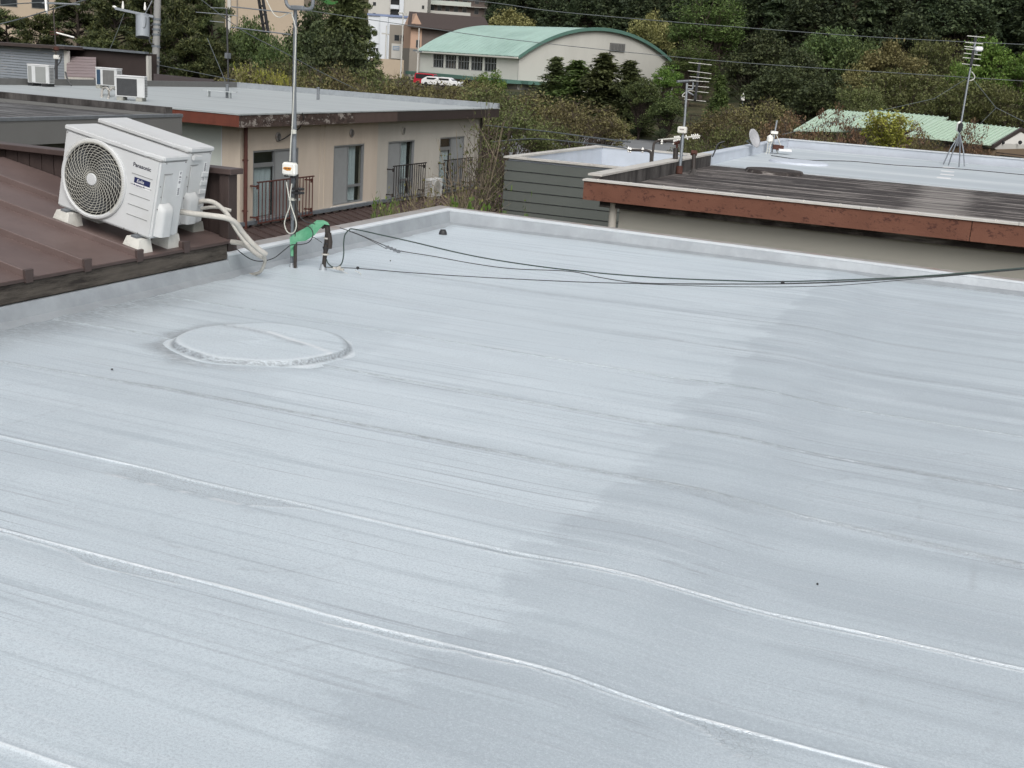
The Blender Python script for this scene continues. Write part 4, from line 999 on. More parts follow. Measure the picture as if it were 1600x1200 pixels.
# low ridge running right of the rooftop units
lr = thing('shed_roof', 'low dark shed roof with pale rafter gaps behind the beige block parapet', 'shed', at(290, 130, Y=49))
s0 = at(240, 115, Y=49.2); s1 = at(334, 124, Y=49.2); s2 = at(334, 131, Y=48.2); s3 = at(240, 127, Y=48.2)
MB().hexa([s0 - Vector((0, 0, .1)), s1 - Vector((0, 0, .1)), s2 - Vector((0, 0, .1)), s3 - Vector((0, 0, .1)), s0, s1, s2, s3]).build('roof', M['dark_fascia'], lr)
for k in range(5):
    u = s3.lerp(s2, .06 + .19 * k); MB().box(u.x, u.x + .38, u.y - .02, u.y + .02, u.z - .22, u.z - .11).build('rafter_panel', M['tape'], lr)
MB().box(s3.x, s2.x + .6, 48.25, 48.5, -6, s2.z - .25).build('wall', M['grey_fascia'], lr)
MB().box(s2.x - .05, s2.x + .6, 48.1, 49.3, -6, s1.z - .05).build('side_wall', M['dark_fascia'], lr)

# ------------------------------------------------------------------ right neighbour with old bitumen roof
rb2 = thing('apartment_building', 'neighbouring flat roofed block with red brown fascia and half blackened, half silver roof', 'building', (2, 23, -6))
X0, Y0, Y1, XR = -5.25, 15.62, 30.9, 14
YS = 22.75
box('roof_deck', M['old_roof'], rb2, X0 + .19, XR, Y0 + .2, YS, -.25, -.03)
MB().box(X0 + .19, XR, YS - .25, Y1 - .25, -.25, -.012).build('silver_deck', M['blue_silver'], rb2)
box('wall', M['warm_wall'], rb2, -4.80, XR, 15.93, 30.6, -6.1, -.253)
box('wall', M['warm_wall'], rb2, -4.80, XR, 15.93, 15.99, -.252, -.118)
box('soffit', M['warm_wall'], rb2, X0 + .06, XR, Y0 + .06, 15.925, -.145, -.12)
xx = X0
for L_ in (5.02, 6.0, 8.0):
    box('fascia', M['brick_fascia'], rb2, xx + .004, min(xx + L_, XR) - .004, Y0, Y0 + .055, -.150, .100); xx += L_
MB().box(X0, X0 + .055, Y0 + .057, Y1, -.150, .094).build('fascia', M['brick_fascia'], rb2)
xx = X0 - .015
while xx < XR:
    box('edge_trim', M['white_trim'], rb2, xx + .003, xx + 1.85, Y0 - .02, Y0 + .17, .104, .128)
    for k in range(4): box('fixing', M['white_trim'], rb2, xx + .2 + .46 * k, xx + .225 + .46 * k, Y0 + .02, Y0 + .05, .1285, .142)
    xx += 1.853
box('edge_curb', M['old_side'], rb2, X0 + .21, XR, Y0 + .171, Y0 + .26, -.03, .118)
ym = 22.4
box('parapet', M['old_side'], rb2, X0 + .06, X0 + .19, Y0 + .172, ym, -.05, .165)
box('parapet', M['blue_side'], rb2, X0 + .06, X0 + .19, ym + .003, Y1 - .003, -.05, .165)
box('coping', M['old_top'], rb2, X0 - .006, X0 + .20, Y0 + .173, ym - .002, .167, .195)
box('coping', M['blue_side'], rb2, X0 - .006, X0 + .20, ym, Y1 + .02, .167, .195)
box('parapet', M['blue_side'], rb2, X0 + .06, XR, Y1, Y1 + .22, -.05, .165)
box('coping', M['coping'], rb2, X0 - .01, XR, Y1 - .02, Y1 + .24, .167, .19)
h1 = at(1160, 265, Z=0); h2 = at(1252, 273, Z=0); hc = (h1 + h2) / 2; hr = (h2 - h1).length / 2
MB().lathe([(hr * 1.02, -.04), (hr * 1.0, .03), (hr * .96, .06), (hr * .5, .075), (.001, .08)], (hc.x, hc.y + .25, -.03), n=28).build('roof_hatch', M['old_roof'], rb2, smooth=True, ang=30)
MB().lathe([(hr * 1.05, -.035), (hr * 1.05, -.005), (hr * .9, .0)], (hc.x, hc.y + .25, -.03), n=28).build('hatch_joint', M['pipe_dark'], rb2)
h3 = at(1225, 252, Z=0); MB().lathe([(.62, 0), (.58, .05), (.4, .07), (.001, .075)], (h3.x + .3, h3.y, -.025), n=28).build('roof_hatch', M['blue_side'], rb2, smooth=True, ang=30)
for px, py in ((1483, 261), (1481, 267), (1480, 272), (1475, 277)): q = at(px, py, Z=0); box('paint_dab', M['label_white'], rb2, q.x - .13, q.x + .13, q.y - .14, q.y + .14, -.0125, -.008)
MB().tube([(-4.87, 15.86, -.18), (-4.87, 15.86, -6)], .055, 12).build('downpipe', M['grey_wall'], rb2, smooth=True)

# hollow topped block with dark siding
sd_ = thing('sided_building', 'dark grey green sided block with hollow roof and pale blue inner parapet', 'building', (-7.3, 24, -6))
SX0, SX1, SY0, SY1, SZ = -8.95, -5.45, 21.75, 27.5, -.2
pitch = .192; z = SZ - .05
while z > -4.6:
    MB().hexa([(SX0, SY0 - .018, z - pitch + .016), (SX1, SY0 - .018, z - pitch + .016), (SX1, SY0 + .05, z - pitch + .016), (SX0, SY0 + .05, z - pitch + .016),
               (SX0, SY0, z), (SX1, SY0, z), (SX1, SY0 + .05, z), (SX0, SY0 + .05, z)]).build('siding_board', M['siding'], sd_)
    MB().hexa([(SX0 - .018, SY0 + .06, z - pitch + .016), (SX0 + .05, SY0 + .06, z - pitch + .016), (SX0 + .05, SY1, z - pitch + .016), (SX0 - .018, SY1, z - pitch + .016),
               (SX0, SY0 + .06, z), (SX0 + .05, SY0 + .06, z), (SX0 + .05, SY1, z), (SX0, SY1, z)]).build('siding_board', M['siding'], sd_)
    z -= pitch
for q in ((SX0 + .052, SX1, SY0 + .052, SY0 + .16), (SX0 + .052, SX1, SY1 - .16, SY1 - .02), (SX0 + .052, SX0 + .16, SY0 + .163, SY1 - .163), (SX1 - .16, SX1, SY0 + .163, SY1 - .163)):
    box('inner_parapet', M['blue_side'], sd_, q[0], q[1], q[2], q[3], -6.1, SZ - .002)
for q in ((SX0 - .03, SX1 + .02, SY0 - .03, SY0 + .18), (SX0 - .03, SX1 + .02, SY1 - .18, SY1 + .03), (SX0 - .03, SX0 + .18, SY0 + .182, SY1 - .182), (SX1 - .18, SX1 + .02, SY0 + .182, SY1 - .182)):
    box('coping', M['old_top'], sd_, q[0], q[1], q[2], q[3], SZ, SZ + .035)
box('roof_deck', M['far_silver'], sd_, SX0 + .163, SX1 - .163, SY0 + .163, SY1 - .163, SZ - 1.1, SZ - .95)

# ------------------------------------------------------------------ aerials on the right roofs
def yagi(parent, c, dirv, length, n, span, spandir, mat=None, r=.007, boom=.012):
    c = Vector(c); d = Vector(dirv).normalized(); s = Vector(spandir).normalized()
    MB().tube([c - d * length / 2, c + d * length / 2], boom, 6).build('boom', M['black'], parent, smooth=True)
    for k in range(n):
        p = c + d * (length * (k / (n - 1) - .5) * .97); w = span * (1 - .1 * k / n) / 2
        MB().tube([p - s * w, p + s * w], r, 5).build('rod', mat or M['steel'], parent)
YQ = 20.0
base = at(1062, 272, Z=-.03)
ma = thing('antenna_mast', 'aerial mast with pale booster box beside the stained left parapet of the right roof', 'antenna', base)
D1 = (base - Vector((0, 0, CAM_H))).dot(Vector(FWD))
tp = lambda x, y, dd=0: at(x, y, D=D1 + dd)
MB().tube([tp(1061, 272), tp(1064.5, 243), tp(1067, 212)], .026, 10).build('lower_pole', M['steel_dark'], ma, smooth=True)
MB().tube([tp(1061, 272), tp(1062, 260)], .055, 10).build('rusty_sleeve', M['rust'], ma, smooth=True)
MB().tube([tp(1067, 215), tp(1070, 185), tp(1073.5, 130)], .020, 10).build('upper_pole', M['steel'], ma, smooth=True)
q = tp(1066.5, 203); MB().box(q.x - .075, q.x + .075, q.y - .06, q.y + .03, q.z - .055, q.z + .055).build('booster_box', M['booster'], ma, bevel=.012)
box('sticker', M['trim'], bpy.data.objects['booster_box.001'], q.x - .035, q.x + .04, q.y - .063, q.y - .0605, q.z + .0, q.z + .02)
yb0, yb1 = tp(1086, 157, -.3), tp(1093, 98, .5)
MB().tube([yb0, yb1], .022, 6).build('boom', M['black'], ma, smooth=True)
for (xa, ya_, xb_, yb_) in ((1069, 155, 1103, 158.5), (1072, 141, 1107, 145), (1074, 133.5, 1108, 136.5), (1078, 119.5, 1111, 123), (1077, 126, 1108, 128), (1075, 110.5, 1111, 115), (1076, 97.5, 1112, 101.5)):
    MB().tube([tp(xa, ya_), tp(xb_, yb_)], .006, 6).build('rod', M['cable_pale'], ma)
MB().tube([tp(1058, 127.5, -.1), tp(1086, 126, .1)], .022, 6).build('cross_boom', M['steel'], ma, smooth=True)
MB().tube(spline([tp(1075, 139), tp(1082, 139), tp(1083, 129)], 4), .015, 6).tube([tp(1072, 142), tp(1084, 149)], .014, 6).build('bracket', M['steel'], ma, smooth=True)
MB().tube(spline([tp(1071, 144), tp(1066, 150), tp(1072, 155), tp(1070, 190)], 5), .008, 5).build('feeder', M['cable_pale'], ma, smooth=True)
MB().tube(spline([tp(1067, 208), tp(1063, 225), tp(1066, 240), tp(1064, 250)], 5), .012, 5).build('feeder', M['cable'], ma, smooth=True)
pp = thing('vent_pipe', 'black T topped pipe with white flashed foot on the blackened right roof', 'pipe', at(1083, 270, Z=-.03))
DQ = D1 + .1
MB().tube([at(1083, 271, D=DQ), at(1084.5, 240, D=DQ)], .035, 8).build('pipe', M['pipe_dark'], pp, smooth=True)
MB().tube([at(1079.5, 238.5, D=DQ), at(1089, 239.5, D=DQ)], .045, 8).build('cap', M['rust'], pp, smooth=True)
MB().lathe([(.09, -.02), (.055, .02), (.042, .07), (.036, .08)], at(1083, 271, D=DQ), n=10).build('flashing', M['old_side'], pp, smooth=True)
# gooseneck brackets with insulators beyond the parapet
DG = D1 + .2
for nm, pts, lb in (('service_bracket', [(1016, 258), (1017, 240), (1013, 236), (1005, 235), (982, 234.5)], 'black gooseneck service pipe with insulators, lower of the two by the hollow roof'),
                    ('service_bracket', [(1019, 252), (1021, 230), (1023, 223), (1030, 220), (1046, 220.5), (1056, 222)], 'tall brown gooseneck service pipe with insulators beside the booster mast')):
    o = thing(nm, lb, 'service pipe', at(*pts[0], D=DG), group='service pipes by the hollow roof')
    MB().tube(spline([at(x, y, D=DG) for x, y in pts], 5), .021, 8).build('pipe', M['pipe_dark'], o, smooth=True)
    ins = pts[-1]; q = MB()
    for (dx, dy) in ((0, -1), (3, 0), (22, 0)):
        s_ = 1 if nm and pts[0][0] < 1018 else -1
        q.lathe([(.001, -.05), (.022, -.035), (.014, -.01), (.026, .01), (.014, .035), (.001, .05)], at(ins[0] + dx * s_, ins[1] + dy, D=DG), n=8)
    q.build('insulator', M['porcelain'], o, smooth=True)
o = thing('service_bracket', 'short black pipe stub standing beside the booster mast', 'service pipe', at(1055, 252, D=DG))
MB().tube([at(1055, 252, D=DG), at(1056, 232, D=DG)], .045, 8).build('pipe', M['pipe_dark'], o, smooth=True)
MB().tube([at(1053, 224, D=DG), at(1062, 222, D=DG)], .03, 8).tube([at(1058, 224, D=DG), at(1057.5, 233, D=DG)], .02, 6).build('cap', M['rust'], o, smooth=True)
ya2 = thing('yagi_antenna', 'fallen pale aerial with white stub rods lying level behind the booster mast', 'antenna', at(1060, 215, D=DG + .6))
MB().tube([at(1028, 219, D=DG + .6), at(1094, 212.5, D=DG + .6)], .018, 6).build('boom', M['cable_pale'], ya2, smooth=True)
for k in range(9):
    x = (1055, 1057.5, 1060, 1062, 1073, 1082, 1085, 1088, 1091)[k]; y = 219 - (x - 1028) * .1
    MB().tube([at(x - 1.5, y - 3.5, D=DG + .6), at(x + 1.5, y + 3.5, D=DG + .6)], .012, 5).build('stub_rod', M['porcelain'], ya2)
# tripod aerial at the back of the right roof
DT = (at(1492, 258, Z=-.012) - Vector((0, 0, CAM_H))).dot(Vector(FWD))
tq = lambda x, y, dd=0: at(x, y, D=DT + dd)
tm = thing('antenna_mast', 'leaning aerial mast on splayed tripod legs on the silver part of the right roof', 'antenna', at(1490, 258, Z=-.012))
hubp = tq(1498, 221)
MB().tube([tq(1496, 228), tq(1502, 190), tq(1513, 125), tq(1524, 66)], .021, 10).build('pole', M['steel'], tm, smooth=True)
for px, py in ((1474, 257), (1482, 258.5), (1498.5, 261), (1507, 260)):
    f_ = at(px, py, Z=-.012); k_ = hubp.lerp(f_, .42) + (f_ - hubp).normalized().cross(Vector((0, 0, 1))) * 0 + Vector(((f_.x - hubp.x) * .18, (f_.y - hubp.y) * .18, .05))
    MB().tube(spline([hubp + Vector((0, 0, .15)), k_, f_], 5), .015, 7).build('leg', M['steel_dark'], tm, smooth=True)
q = tq(1498.5, 198); MB().lathe([(.001, -.13), (.06, -.08), (.06, .08), (.001, .13)], q, n=10).build('booster', M['booster'], tm, smooth=True)
q2 = tq(1500.5, 199, -.05); MB().lathe([(.001, -.12), (.055, -.07), (.055, .07), (.001, .12)], q2, n=10).build('booster_shade', M['black'], tm, smooth=True)
MB().tube([tq(1517, 104, -.3), tq(1525, 56, .3)], .03, 6).build('boom', M['black'], tm, smooth=True)
for (xa, ya_, xb_, yb_) in ((1503, 99.5, 1531, 102.5), (1504.5, 90, 1532.5, 92.5), (1506, 83, 1533, 86), (1507, 76, 1530, 79), (1507, 72.5, 1522, 74), (1508, 66, 1536, 68.5), (1511, 56, 1539, 58.5)):
    MB().tube([tq(xa, ya_), tq(xb_, yb_)], .010, 6).build('rod', M['cable_pale'], tm)
MB().bar(tq(1523, 76), tq(1535, 76.5), .12, .1).build('aerial_head', M['label_white'], tm, bevel=.02)
MB().tube([tq(1523, 84), tq(1523, 78)], .014, 6).tube([tq(1526, 84), tq(1526, 78)], .014, 6).build('bracket', M['steel'], tm)
MB().tube(spline([tq(1518, 112), tq(1523, 119), tq(1521, 124), tq(1515, 126)], 5), .011, 5).build('feeder', M['cable_pale'], tm, smooth=True)
for lb, pts in (('guy wire running down left from the leaning tripod mast', [(1513, 121), (1460, 154), (1380, 172), (1290, 195), (1222, 210)]),
                ('guy wire running down right from the leaning tripod mast', [(1519, 122), (1556, 168), (1600, 190), (1680, 225)]),
                ('branch guy wire dropping from the right guy back to the roof', [(1557, 168), (1530, 195), (1505, 222)])):
    tag(MB().tube([tq(x, y) for x, y in pts], .0055, 5).build('guy_wire', M['cable_wire'], None), lb, 'wire')
# low aerial stub and dish at the far left corner of the right roof
cs = thing('antenna_mast', 'short white aerial stub with tangled wires at the far corner of the right roof', 'antenna', at(1205, 240, Z=-.012))
DC = (at(1205, 240, Z=-.012) - Vector((0, 0, CAM_H))).dot(Vector(FWD))
tc = lambda x, y, dd=0: at(x, y, D=DC + dd)
MB().tube([tc(1206, 238), tc(1211, 205), tc(1214, 188)], .02, 8).build('pole', M['steel'], cs, smooth=True)
MB().bar(tc(1204.5, 206.5), tc(1215, 207.5), .1, .06).build('booster_box', M['booster'], cs)
MB().lathe([(.001, -.1), (.07, -.05), (.07, .05), (.001, .1)], tc(1203, 217), n=10).build('lens', M['booster'], cs, smooth=True)
MB().bar(tc(1207, 229), tc(1223, 231), .25, .1).build('rusty_block', M['rust'], cs)
MB().bar(tc(1215, 233.5), tc(1235, 235), .3, .05).build('white_block', M['label_white'], cs)
for pts in ([(1208, 210), (1200, 225), (1198, 238), (1190, 242)], [(1213, 210), (1220, 228), (1225, 235)], [(1210, 212), (1203, 230), (1201, 245)], [(1205, 214), (1212, 232), (1216, 240)]):
    MB().tube(spline([tc(x, y) for x, y in pts], 4), .012, 5).build('leg', M['cable_pale'], cs, smooth=True)
ds = thing('satellite_dish', 'grey white satellite dish on the far left parapet of the right roof', 'dish', at(1179, 226, D=DC - 1.5))
dc = at(1179, 216, D=DC - 1.5); ddir = Vector((.88, -.28, .38)).normalized()
dm = MB(); u_ = ddir.orthogonal().normalized(); w_ = ddir.cross(u_); V = []
for j in range(6):
    r_ = .21 * j / 5
    for k in range(24): a = 2 * math.pi * k / 24; V.append(dc + (u_ * math.cos(a) + w_ * math.sin(a)) * max(r_, .001) - ddir * (.21 ** 2 - r_ ** 2) * 1.0)
dm.add(V, [(j * 24 + k, j * 24 + (k + 1) % 24, (j + 1) * 24 + (k + 1) % 24, (j + 1) * 24 + k) for j in range(5) for k in range(24)])
do = dm.build('reflector', M['dish'], ds, smooth=True)
sm = do.modifiers.new('thick', 'SOLIDIFY'); sm.thickness = .012
MB().tube([dc - ddir * .06, dc - ddir * .2, at(1176, 226, D=DC - 1.5)], .02, 6).build('arm', M['steel'], ds, smooth=True)
for i, (pts, lb) in enumerate((([(1113, 245), (1117, 236), (1122, 225), (1132, 221)], 'thin black cable leaning over the stained end of the left parapet'), ([(1142, 242), (1136, 233), (1128, 228)], 'thin black cable draped over the blue white parapet'), ([(1166, 237), (1160, 229), (1158, 226)], 'thin black cable over the parapet near the satellite dish'))):
    tag(MB().tube(spline([at(x, y, D=D1 + 2 + 3 * i) for x, y in pts], 4), .014, 5).build('cable', M['cable'], None, smooth=True), lb, 'cable')
tag(MB().tube(spline([(at(x, y, Z=0.0)) for x, y in ((1205, 243), (1260, 250), (1330, 252), (1400, 258), (1500, 264), (1620, 275))], 6), .008, 5).build('cable', M['cable'], None, smooth=True), 'long thin cable lying across the silver part of the right roof', 'cable')

# ------------------------------------------------------------------ green arched gymnasium
P0 = at(812, 87, D=200); a_ = math.radians(35)
rt = Vector((RM[0][0], RM[1][0], 0)).normalized(); fw = Vector((FWD[0], FWD[1], 0)).normalized()
gx = (rt * math.cos(a_) + fw * math.sin(a_)); gyv = (-rt * math.sin(a_) + fw * math.cos(a_))
# keep the two wall directions orthogonal: gx along the end wall, gyv along the side wall (to the left and back)
gyaw = math.atan2(gx.y, gx.x)
GZ0 = gz(P0.x, P0.y) - .5
gym = thing('gymnasium', 'cream gymnasium with arched green roof among the trees', 'gymnasium', (P0.x, P0.y, 0), (0, 0, gyaw))
GW, GL, GE = 35.0, 33.0, P0.z; RISE = at(925, 45, D=208).z - GE
L = dict(local=True)
Rr = (GW * GW / 4 + RISE * RISE) / (2 * RISE)
arc = lambda u: (u, GE + math.sqrt(max(Rr * Rr - (u - GW / 2) ** 2, 0)) - (Rr - RISE))
us = np.linspace(0, GW, 41)
MB().prism([(0, GZ0), (GW, GZ0)] + [arc(u) for u in us[::-1]], 'Y', 0.0, .3).build('end_wall', M['gym_wall'], gym, **L)
MB().prism([(0, GZ0), (GW, GZ0)] + [arc(u) for u in us[::-1]], 'Y', GL - .3, GL).build('end_wall', M['gym_wall'], gym, **L)
box('far_side_wall', M['gym_white'], gym, GW - .3, GW, .302, GL - .302, GZ0, GE, local=True)
def arcstrip(y0, y1, d0_, d1_, name, mat, ov=.5):
    V = []; us2 = np.linspace(-ov, GW + ov, 40)
    def pt(u, d):
        uc = min(max(u, 0), GW); x, z = arc(uc); z += (-(abs(u - uc)) * .55); return (u, z + d)
    m = MB()
    for u in us2:
        x, zz = pt(u, 0); V += [(x, y0, zz + d0_), (x, y1, zz + d0_), (x, y1, zz + d1_), (x, y0, zz + d1_)]
    n = len(us2); m.add(V, [(i * 4 + a, i * 4 + (a + 1) % 4, i * 4 + 4 + (a + 1) % 4, i * 4 + 4 + a) for i in range(n - 1) for a in range(4)] + [(3, 2, 1, 0), ((n - 1) * 4, (n - 1) * 4 + 1, (n - 1) * 4 + 2, (n - 1) * 4 + 3)])
    return m.build(name, mat, gym, smooth=True, ang=40, **L)
ns = 24
w_ = (GL + 1.0) / ns
for k in range(ns):
    arcstrip(-.5 + w_ * k + .06, -.5 + w_ * (k + 1) - .06, .02, .20, 'roof_strip', M['gym_roof'])
arcstrip(-.48, GL + .48, .0, .13, 'roof_seam', M['gym_green'])
arcstrip(-.62, -.5, -.25, .32, 'verge', M['gym_green'])
# side wall, windows in five groups of four lights, two tiers
box('side_wall', M['gym_white'], gym, 0, .3, .302, GL - .302, GZ0, GE - 3.0, local=True)
box('side_wall', M['gym_white'], gym, 0, .3, .302, 6.5, GE - 2.998, GE - .05, local=True)
box('side_wall', M['gym_white'], gym, 0, .3, 28.3, GL - .302, GE - 2.998, GE - .05, local=True)
box('side_wall', M['gym_white'], gym, 0, .3, 6.5, 28.3, GE - .55, GE - .05, local=True)
gw_ = (28.3 - 6.5) / 5
for k in range(5):
    y0 = 6.5 + gw_ * k
    box('pier', M['gym_white'], gym, -.06, .3, y0 - .25, y0 + .25, GE - 2.997, GE - .552, local=True)
    fr = MB(); ya_, yb_ = y0 + .26, y0 + gw_ - .26
    for q in range(5): yy = ya_ + (yb_ - ya_) * q / 4; fr.box(.08, .16, yy - .07, yy + .07, GE - 2.995, GE - .555)
    for zz in (GE - 2.93, GE - 1.55, GE - .62): fr.box(.075, .15, ya_ + .08, yb_ - .08, zz - .06, zz + .06)
    f = fr.build('window', M['sash'], gym, **L)
    for q in range(4):
        for z0_, z1_ in ((GE - 2.9, GE - 1.62), (GE - 1.49, GE - .68)):
            yy = ya_ + (yb_ - ya_) * q / 4; box('pane', M['glass'], f, .16, .18, yy + .075, yy + (yb_ - ya_) / 4 - .075, z0_, z1_, local=True)
box('pier', M['gym_white'], gym, -.06, .3, 28.05, 28.55, GE - 2.996, GE - .553, local=True)
box('eaves_gutter', M['gym_white'], gym, -.75, -.45, -.3, GL + .3, GE - .50, GE - .25, local=True)
box('soffit', M['gym_wall'], gym, -.44, -.002, 0, GL, GE - .4, GE - .3, local=True)
# canopy with recessed dark entrance along the side, continued round the end
box('canopy', M['gym_green'], gym, -3.0, -.01, -1.0, GL, GE - 4.6, GE - 4.0, local=True)
box('canopy', M['gym_green'], gym, -.008, 11, -3.0, -.01, GE - 4.55, GE - 4.0, local=True)
box('entrance', M['glass'], gym, -.05, -.01, 5, GL - 5, GZ0, GE - 4.62, local=True)
for k in range(6): box('post', M['gym_white'], gym, -2.8, -2.55, 1 + 6 * k, 1.25 + 6 * k, GZ0, GE - 4.602, local=True)
box('annex_wall', M['gym_white'], gym, -.06, -.008, GL - 4.9, GL, GZ0, GE - 4.62, local=True)
v = MB().box(19.2, 22.6, -.2, -.01, GE + 1.9, GE + 3.3).build('wall_louvre', M['grey_fascia'], gym, **L)
lv = MB()
for k in range(4): lv.box(19.4 + .82 * k, 20.0 + .82 * k, -.26, -.21, GE + 2.1, GE + 3.1)
lv.build('louvre_blade', M['frame'], v, **L)
box('down_pipe', M['apt_white'], gym, -.14, -.02, -.16, -.02, GZ0, GE - .3, local=True)

# parked cars by the gymnasium
def car(label, px, py, D, yaw, mat, van=False):
    p = at(px, py, D=D); g = p.z
    r = thing('parked_car', label, 'car', (p.x, p.y, g), (0, 0, yaw), 'cars parked at the gymnasium')
    Lc, Wc, Hc = (4.2, 1.7, 1.85) if van else (4.2, 1.7, 1.45)
    pr = [(-Lc / 2, .3), (-Lc / 2, .75), (-Lc / 2 + .15, .95), (-Lc / 2 + (.5 if van else 1.1), 1.0), (-Lc / 2 + (1.0 if van else 1.8), Hc), (Lc / 2 - (.25 if van else .9), Hc), (Lc / 2 - .1, 1.0), (Lc / 2, .8), (Lc / 2, .3)]
    MB().prism(pr, 'Y', -Wc / 2, Wc / 2).build('body', mat, r, bevel=.07, seg=2, local=True)
    m = MB(); a, b = -Lc / 2 + (1.0 if van else 1.7), Lc / 2 - (.4 if van else .9)
    for s in (-1, 1): m.box(a, b, s * (Wc / 2 + .004) - .01, s * (Wc / 2 + .004) + .01, 1.02, Hc - .15)
    m.hexa([(-Lc / 2 + (.48 if van else 1.08), -.72, 1.04), (-Lc / 2 + (.48 if van else 1.08), .72, 1.04), (-Lc / 2 + (.5 if van else 1.2), .72, 1.0), (-Lc / 2 + (.5 if van else 1.2), -.72, 1.0),
            (-Lc / 2 + (.93 if van else 1.70), -.65, Hc - .1), (-Lc / 2 + (.93 if van else 1.7), .65, Hc - .1), (-Lc / 2 + (1.0 if van else 1.8), .65, Hc - .1), (-Lc / 2 + (1.0 if van else 1.8), -.65, Hc - .1)])
    m.build('window', M['glass'], r, local=True)
    for x in (-Lc / 2 + .8, Lc / 2 - .8):
        for s in (-1, 1): MB().lathe([(.001, -.1), (.3, -.1), (.32, 0), (.3, .1), (.001, .1)], (x, s * (Wc / 2 - .08), .32), 'Y', 14).build('wheel', M['tyre'], r, smooth=True, local=True)
    for s in (-1, 1): MB().box(-Lc / 2 - .02, -Lc / 2 + .05, s * .6 - .15, s * .6 + .15, .68, .82).build('headlight', M['label_white'], r, local=True)
car('red van with white roof parked by the gymnasium', 668, 134, 186, gyaw + 2.2, M['car_red'], True)
car('white car parked nearest the red van', 681, 135.5, 180, gyaw + 2.2, M['car_white'])
car('white car parked at the right end of the row of cars', 700, 137, 176, gyaw + 2.2, M['car_white'])

# ------------------------------------------------------------------ far houses and apartment blocks
def front_box(name, label, cat, x0, y0, x1, ybot, D, depth, mat, yaw=0.0):
    # a building whose camera-side face spans the given outline at distance D; returns thing and a face->local mapper
    p = at(x0, y0, D=D); q = at(x1, y0, D=D); g = gz(p.x, p.y) - 1
    r = thing(name, label, cat, (p.x, p.y, 0), (0, 0, math.atan2(q.y - p.y, q.x - p.x) + yaw))
    W = math.hypot(q.x - p.x, q.y - p.y); H = p.z
    MB().box(0, W, 0, depth, g, H).build('wall', mat, r, local=True)
    return r, W, H, D / F_PX
def win(r, x, z, w, h, mat='glass', proud=.05):
    f = MB().box(x, x + w, -proud, .02, z, z + h).build('window', M['frame'], r, local=True)
    box('pane', M[mat], f, x + .08, x + w - .08, -proud - .02, -proud - .003, z + .08, z + h - .08, local=True)
r, W, H, k = front_box('apartment_tower', 'tall pale apartment tower with dark balcony shaft behind the trees', 'apartment block', 578, -60, 671, 40, 330, 14, M['apt_white'])
zt = H
for j in range(6):
    z = zt - 2.9 * (j + 1)
    win(r, 1.2, z, .9, 1.0)
    s = MB().box(6.2, 8.6, -.3, .02, z - .4, z + 2.2).build('balcony', M['ac_dark'], r, local=True)
    box('balcony_rail', M['apt_bright'], s, 6.2, 8.6, -.9, -.75, z - .5, z + .6, local=True)
    win(r, 9.0, z, .7, .9)
    win(r, 14.9, z, .7, 1.0)
box('stair_shaft', M['apt_bright'], r, 8.7, 9.9, -.7, -.3, H - 22, H, local=True)
r, W, H, k = front_box('apartment_building', 'brown far apartment block with long balconies above the brown gabled house', 'apartment block', 669, -50, 790, 60, 345, 14, M['apt_brown'])
for j in range(5):
    z = H - 2.9 * (j + 1)
    box('balcony', M['apt_white'] if j % 2 else M['panel_grey'], r, .4, 13, -1.5, -1.3, z - 1.2, z - .1, local=True)
    box('slab', M['apt_white'], r, .4, 20, -1.55, -.01, z - 1.35, z - 1.21, local=True)
    for x in (1, 3.2, 5.5, 8, 10.5, 14, 17, 20.2): win(r, x, z - .3, 1.3, 1.7)
r, W, H, k = front_box('white_building', 'bright white building with blue roof band below the pale tower', 'building', 576, 24, 641, 100, 290, 12, M['apt_bright'])
box('roof_band', mat_plain('blue_grey_band', srgb(120, 132, 160), .7), r, -.3, W + .3, -.3, 12, H + .01, H + .5, local=True)
box('stair_tower', M['apt_bright'], r, 3.0, 4.8, -1.0, -.05, H - 20, H - .1, local=True)
for j in range(3): win(r, 2.0, H - 8.4 - 1.8 * j, .6, .9); win(r, 7.6, H - 7 - 2 * j, .6, .9)
r, W, H, k = front_box('shop_building', 'grey brown flat roofed building with blue sign beside the white building', 'building', 609, 38, 657, 100, 262, 10, M['apt_grey'])
for x in (1.1, 2.45): win(r, x, H - 3.4, 1.15, 1.3)
box('sign_wall', M['apt_white'], r, .6, 2.9, -.35, -.01, H - 7.2, H - 4.0, local=True)
sg = box('sign', mat_plain('blue_grey_sign', srgb(130, 146, 164), .5), r, .9, 2.35, -.42, -.36, H - 5.4, H - 4.5, local=True)
sg2 = MB()
for k2 in range(2): sg2.box(1.05, 2.2, -.44, -.425, H - 4.85 - .35 * k2, H - 4.72 - .35 * k2)
sg2.build('sign_print', M['apt_white'], sg, local=True)
win(r, 4.0, H - 8.6, 2.3, 1.9); box('garage', M['ac_dark'], r, .3, 2.6, -.1, -.01, H - 9.2, H - 7.4, local=True)
box('upper_block', M['apt_grey'], r, 2.95, W - .1, -.25, -.008, H - 6.6, H - 4.0, local=True)
p0 = at(640, 95, D=252); g = gz(p0.x, p0.y) - 2
gh = thing('gabled_house', 'peach house with dark brown gabled roof behind the gymnasium', 'house', (p0.x, p0.y, 0), (0, 0, math.atan2(rt.y, rt.x) + .25))
zE = at(640, 40, D=252).z; zR = at(640, 19, D=252).z; Wg = 5.2; Lg = 17
hv = MB(); th = 1.0
hv.prism([(0.0, zE - 4.6), (2.4, zE - 4.6), (2.4, zE), (1.0, zR - .25), (0.0, zE + .2)], 'Y', 0, 9).build('wall', M['peach'], gh, local=True)
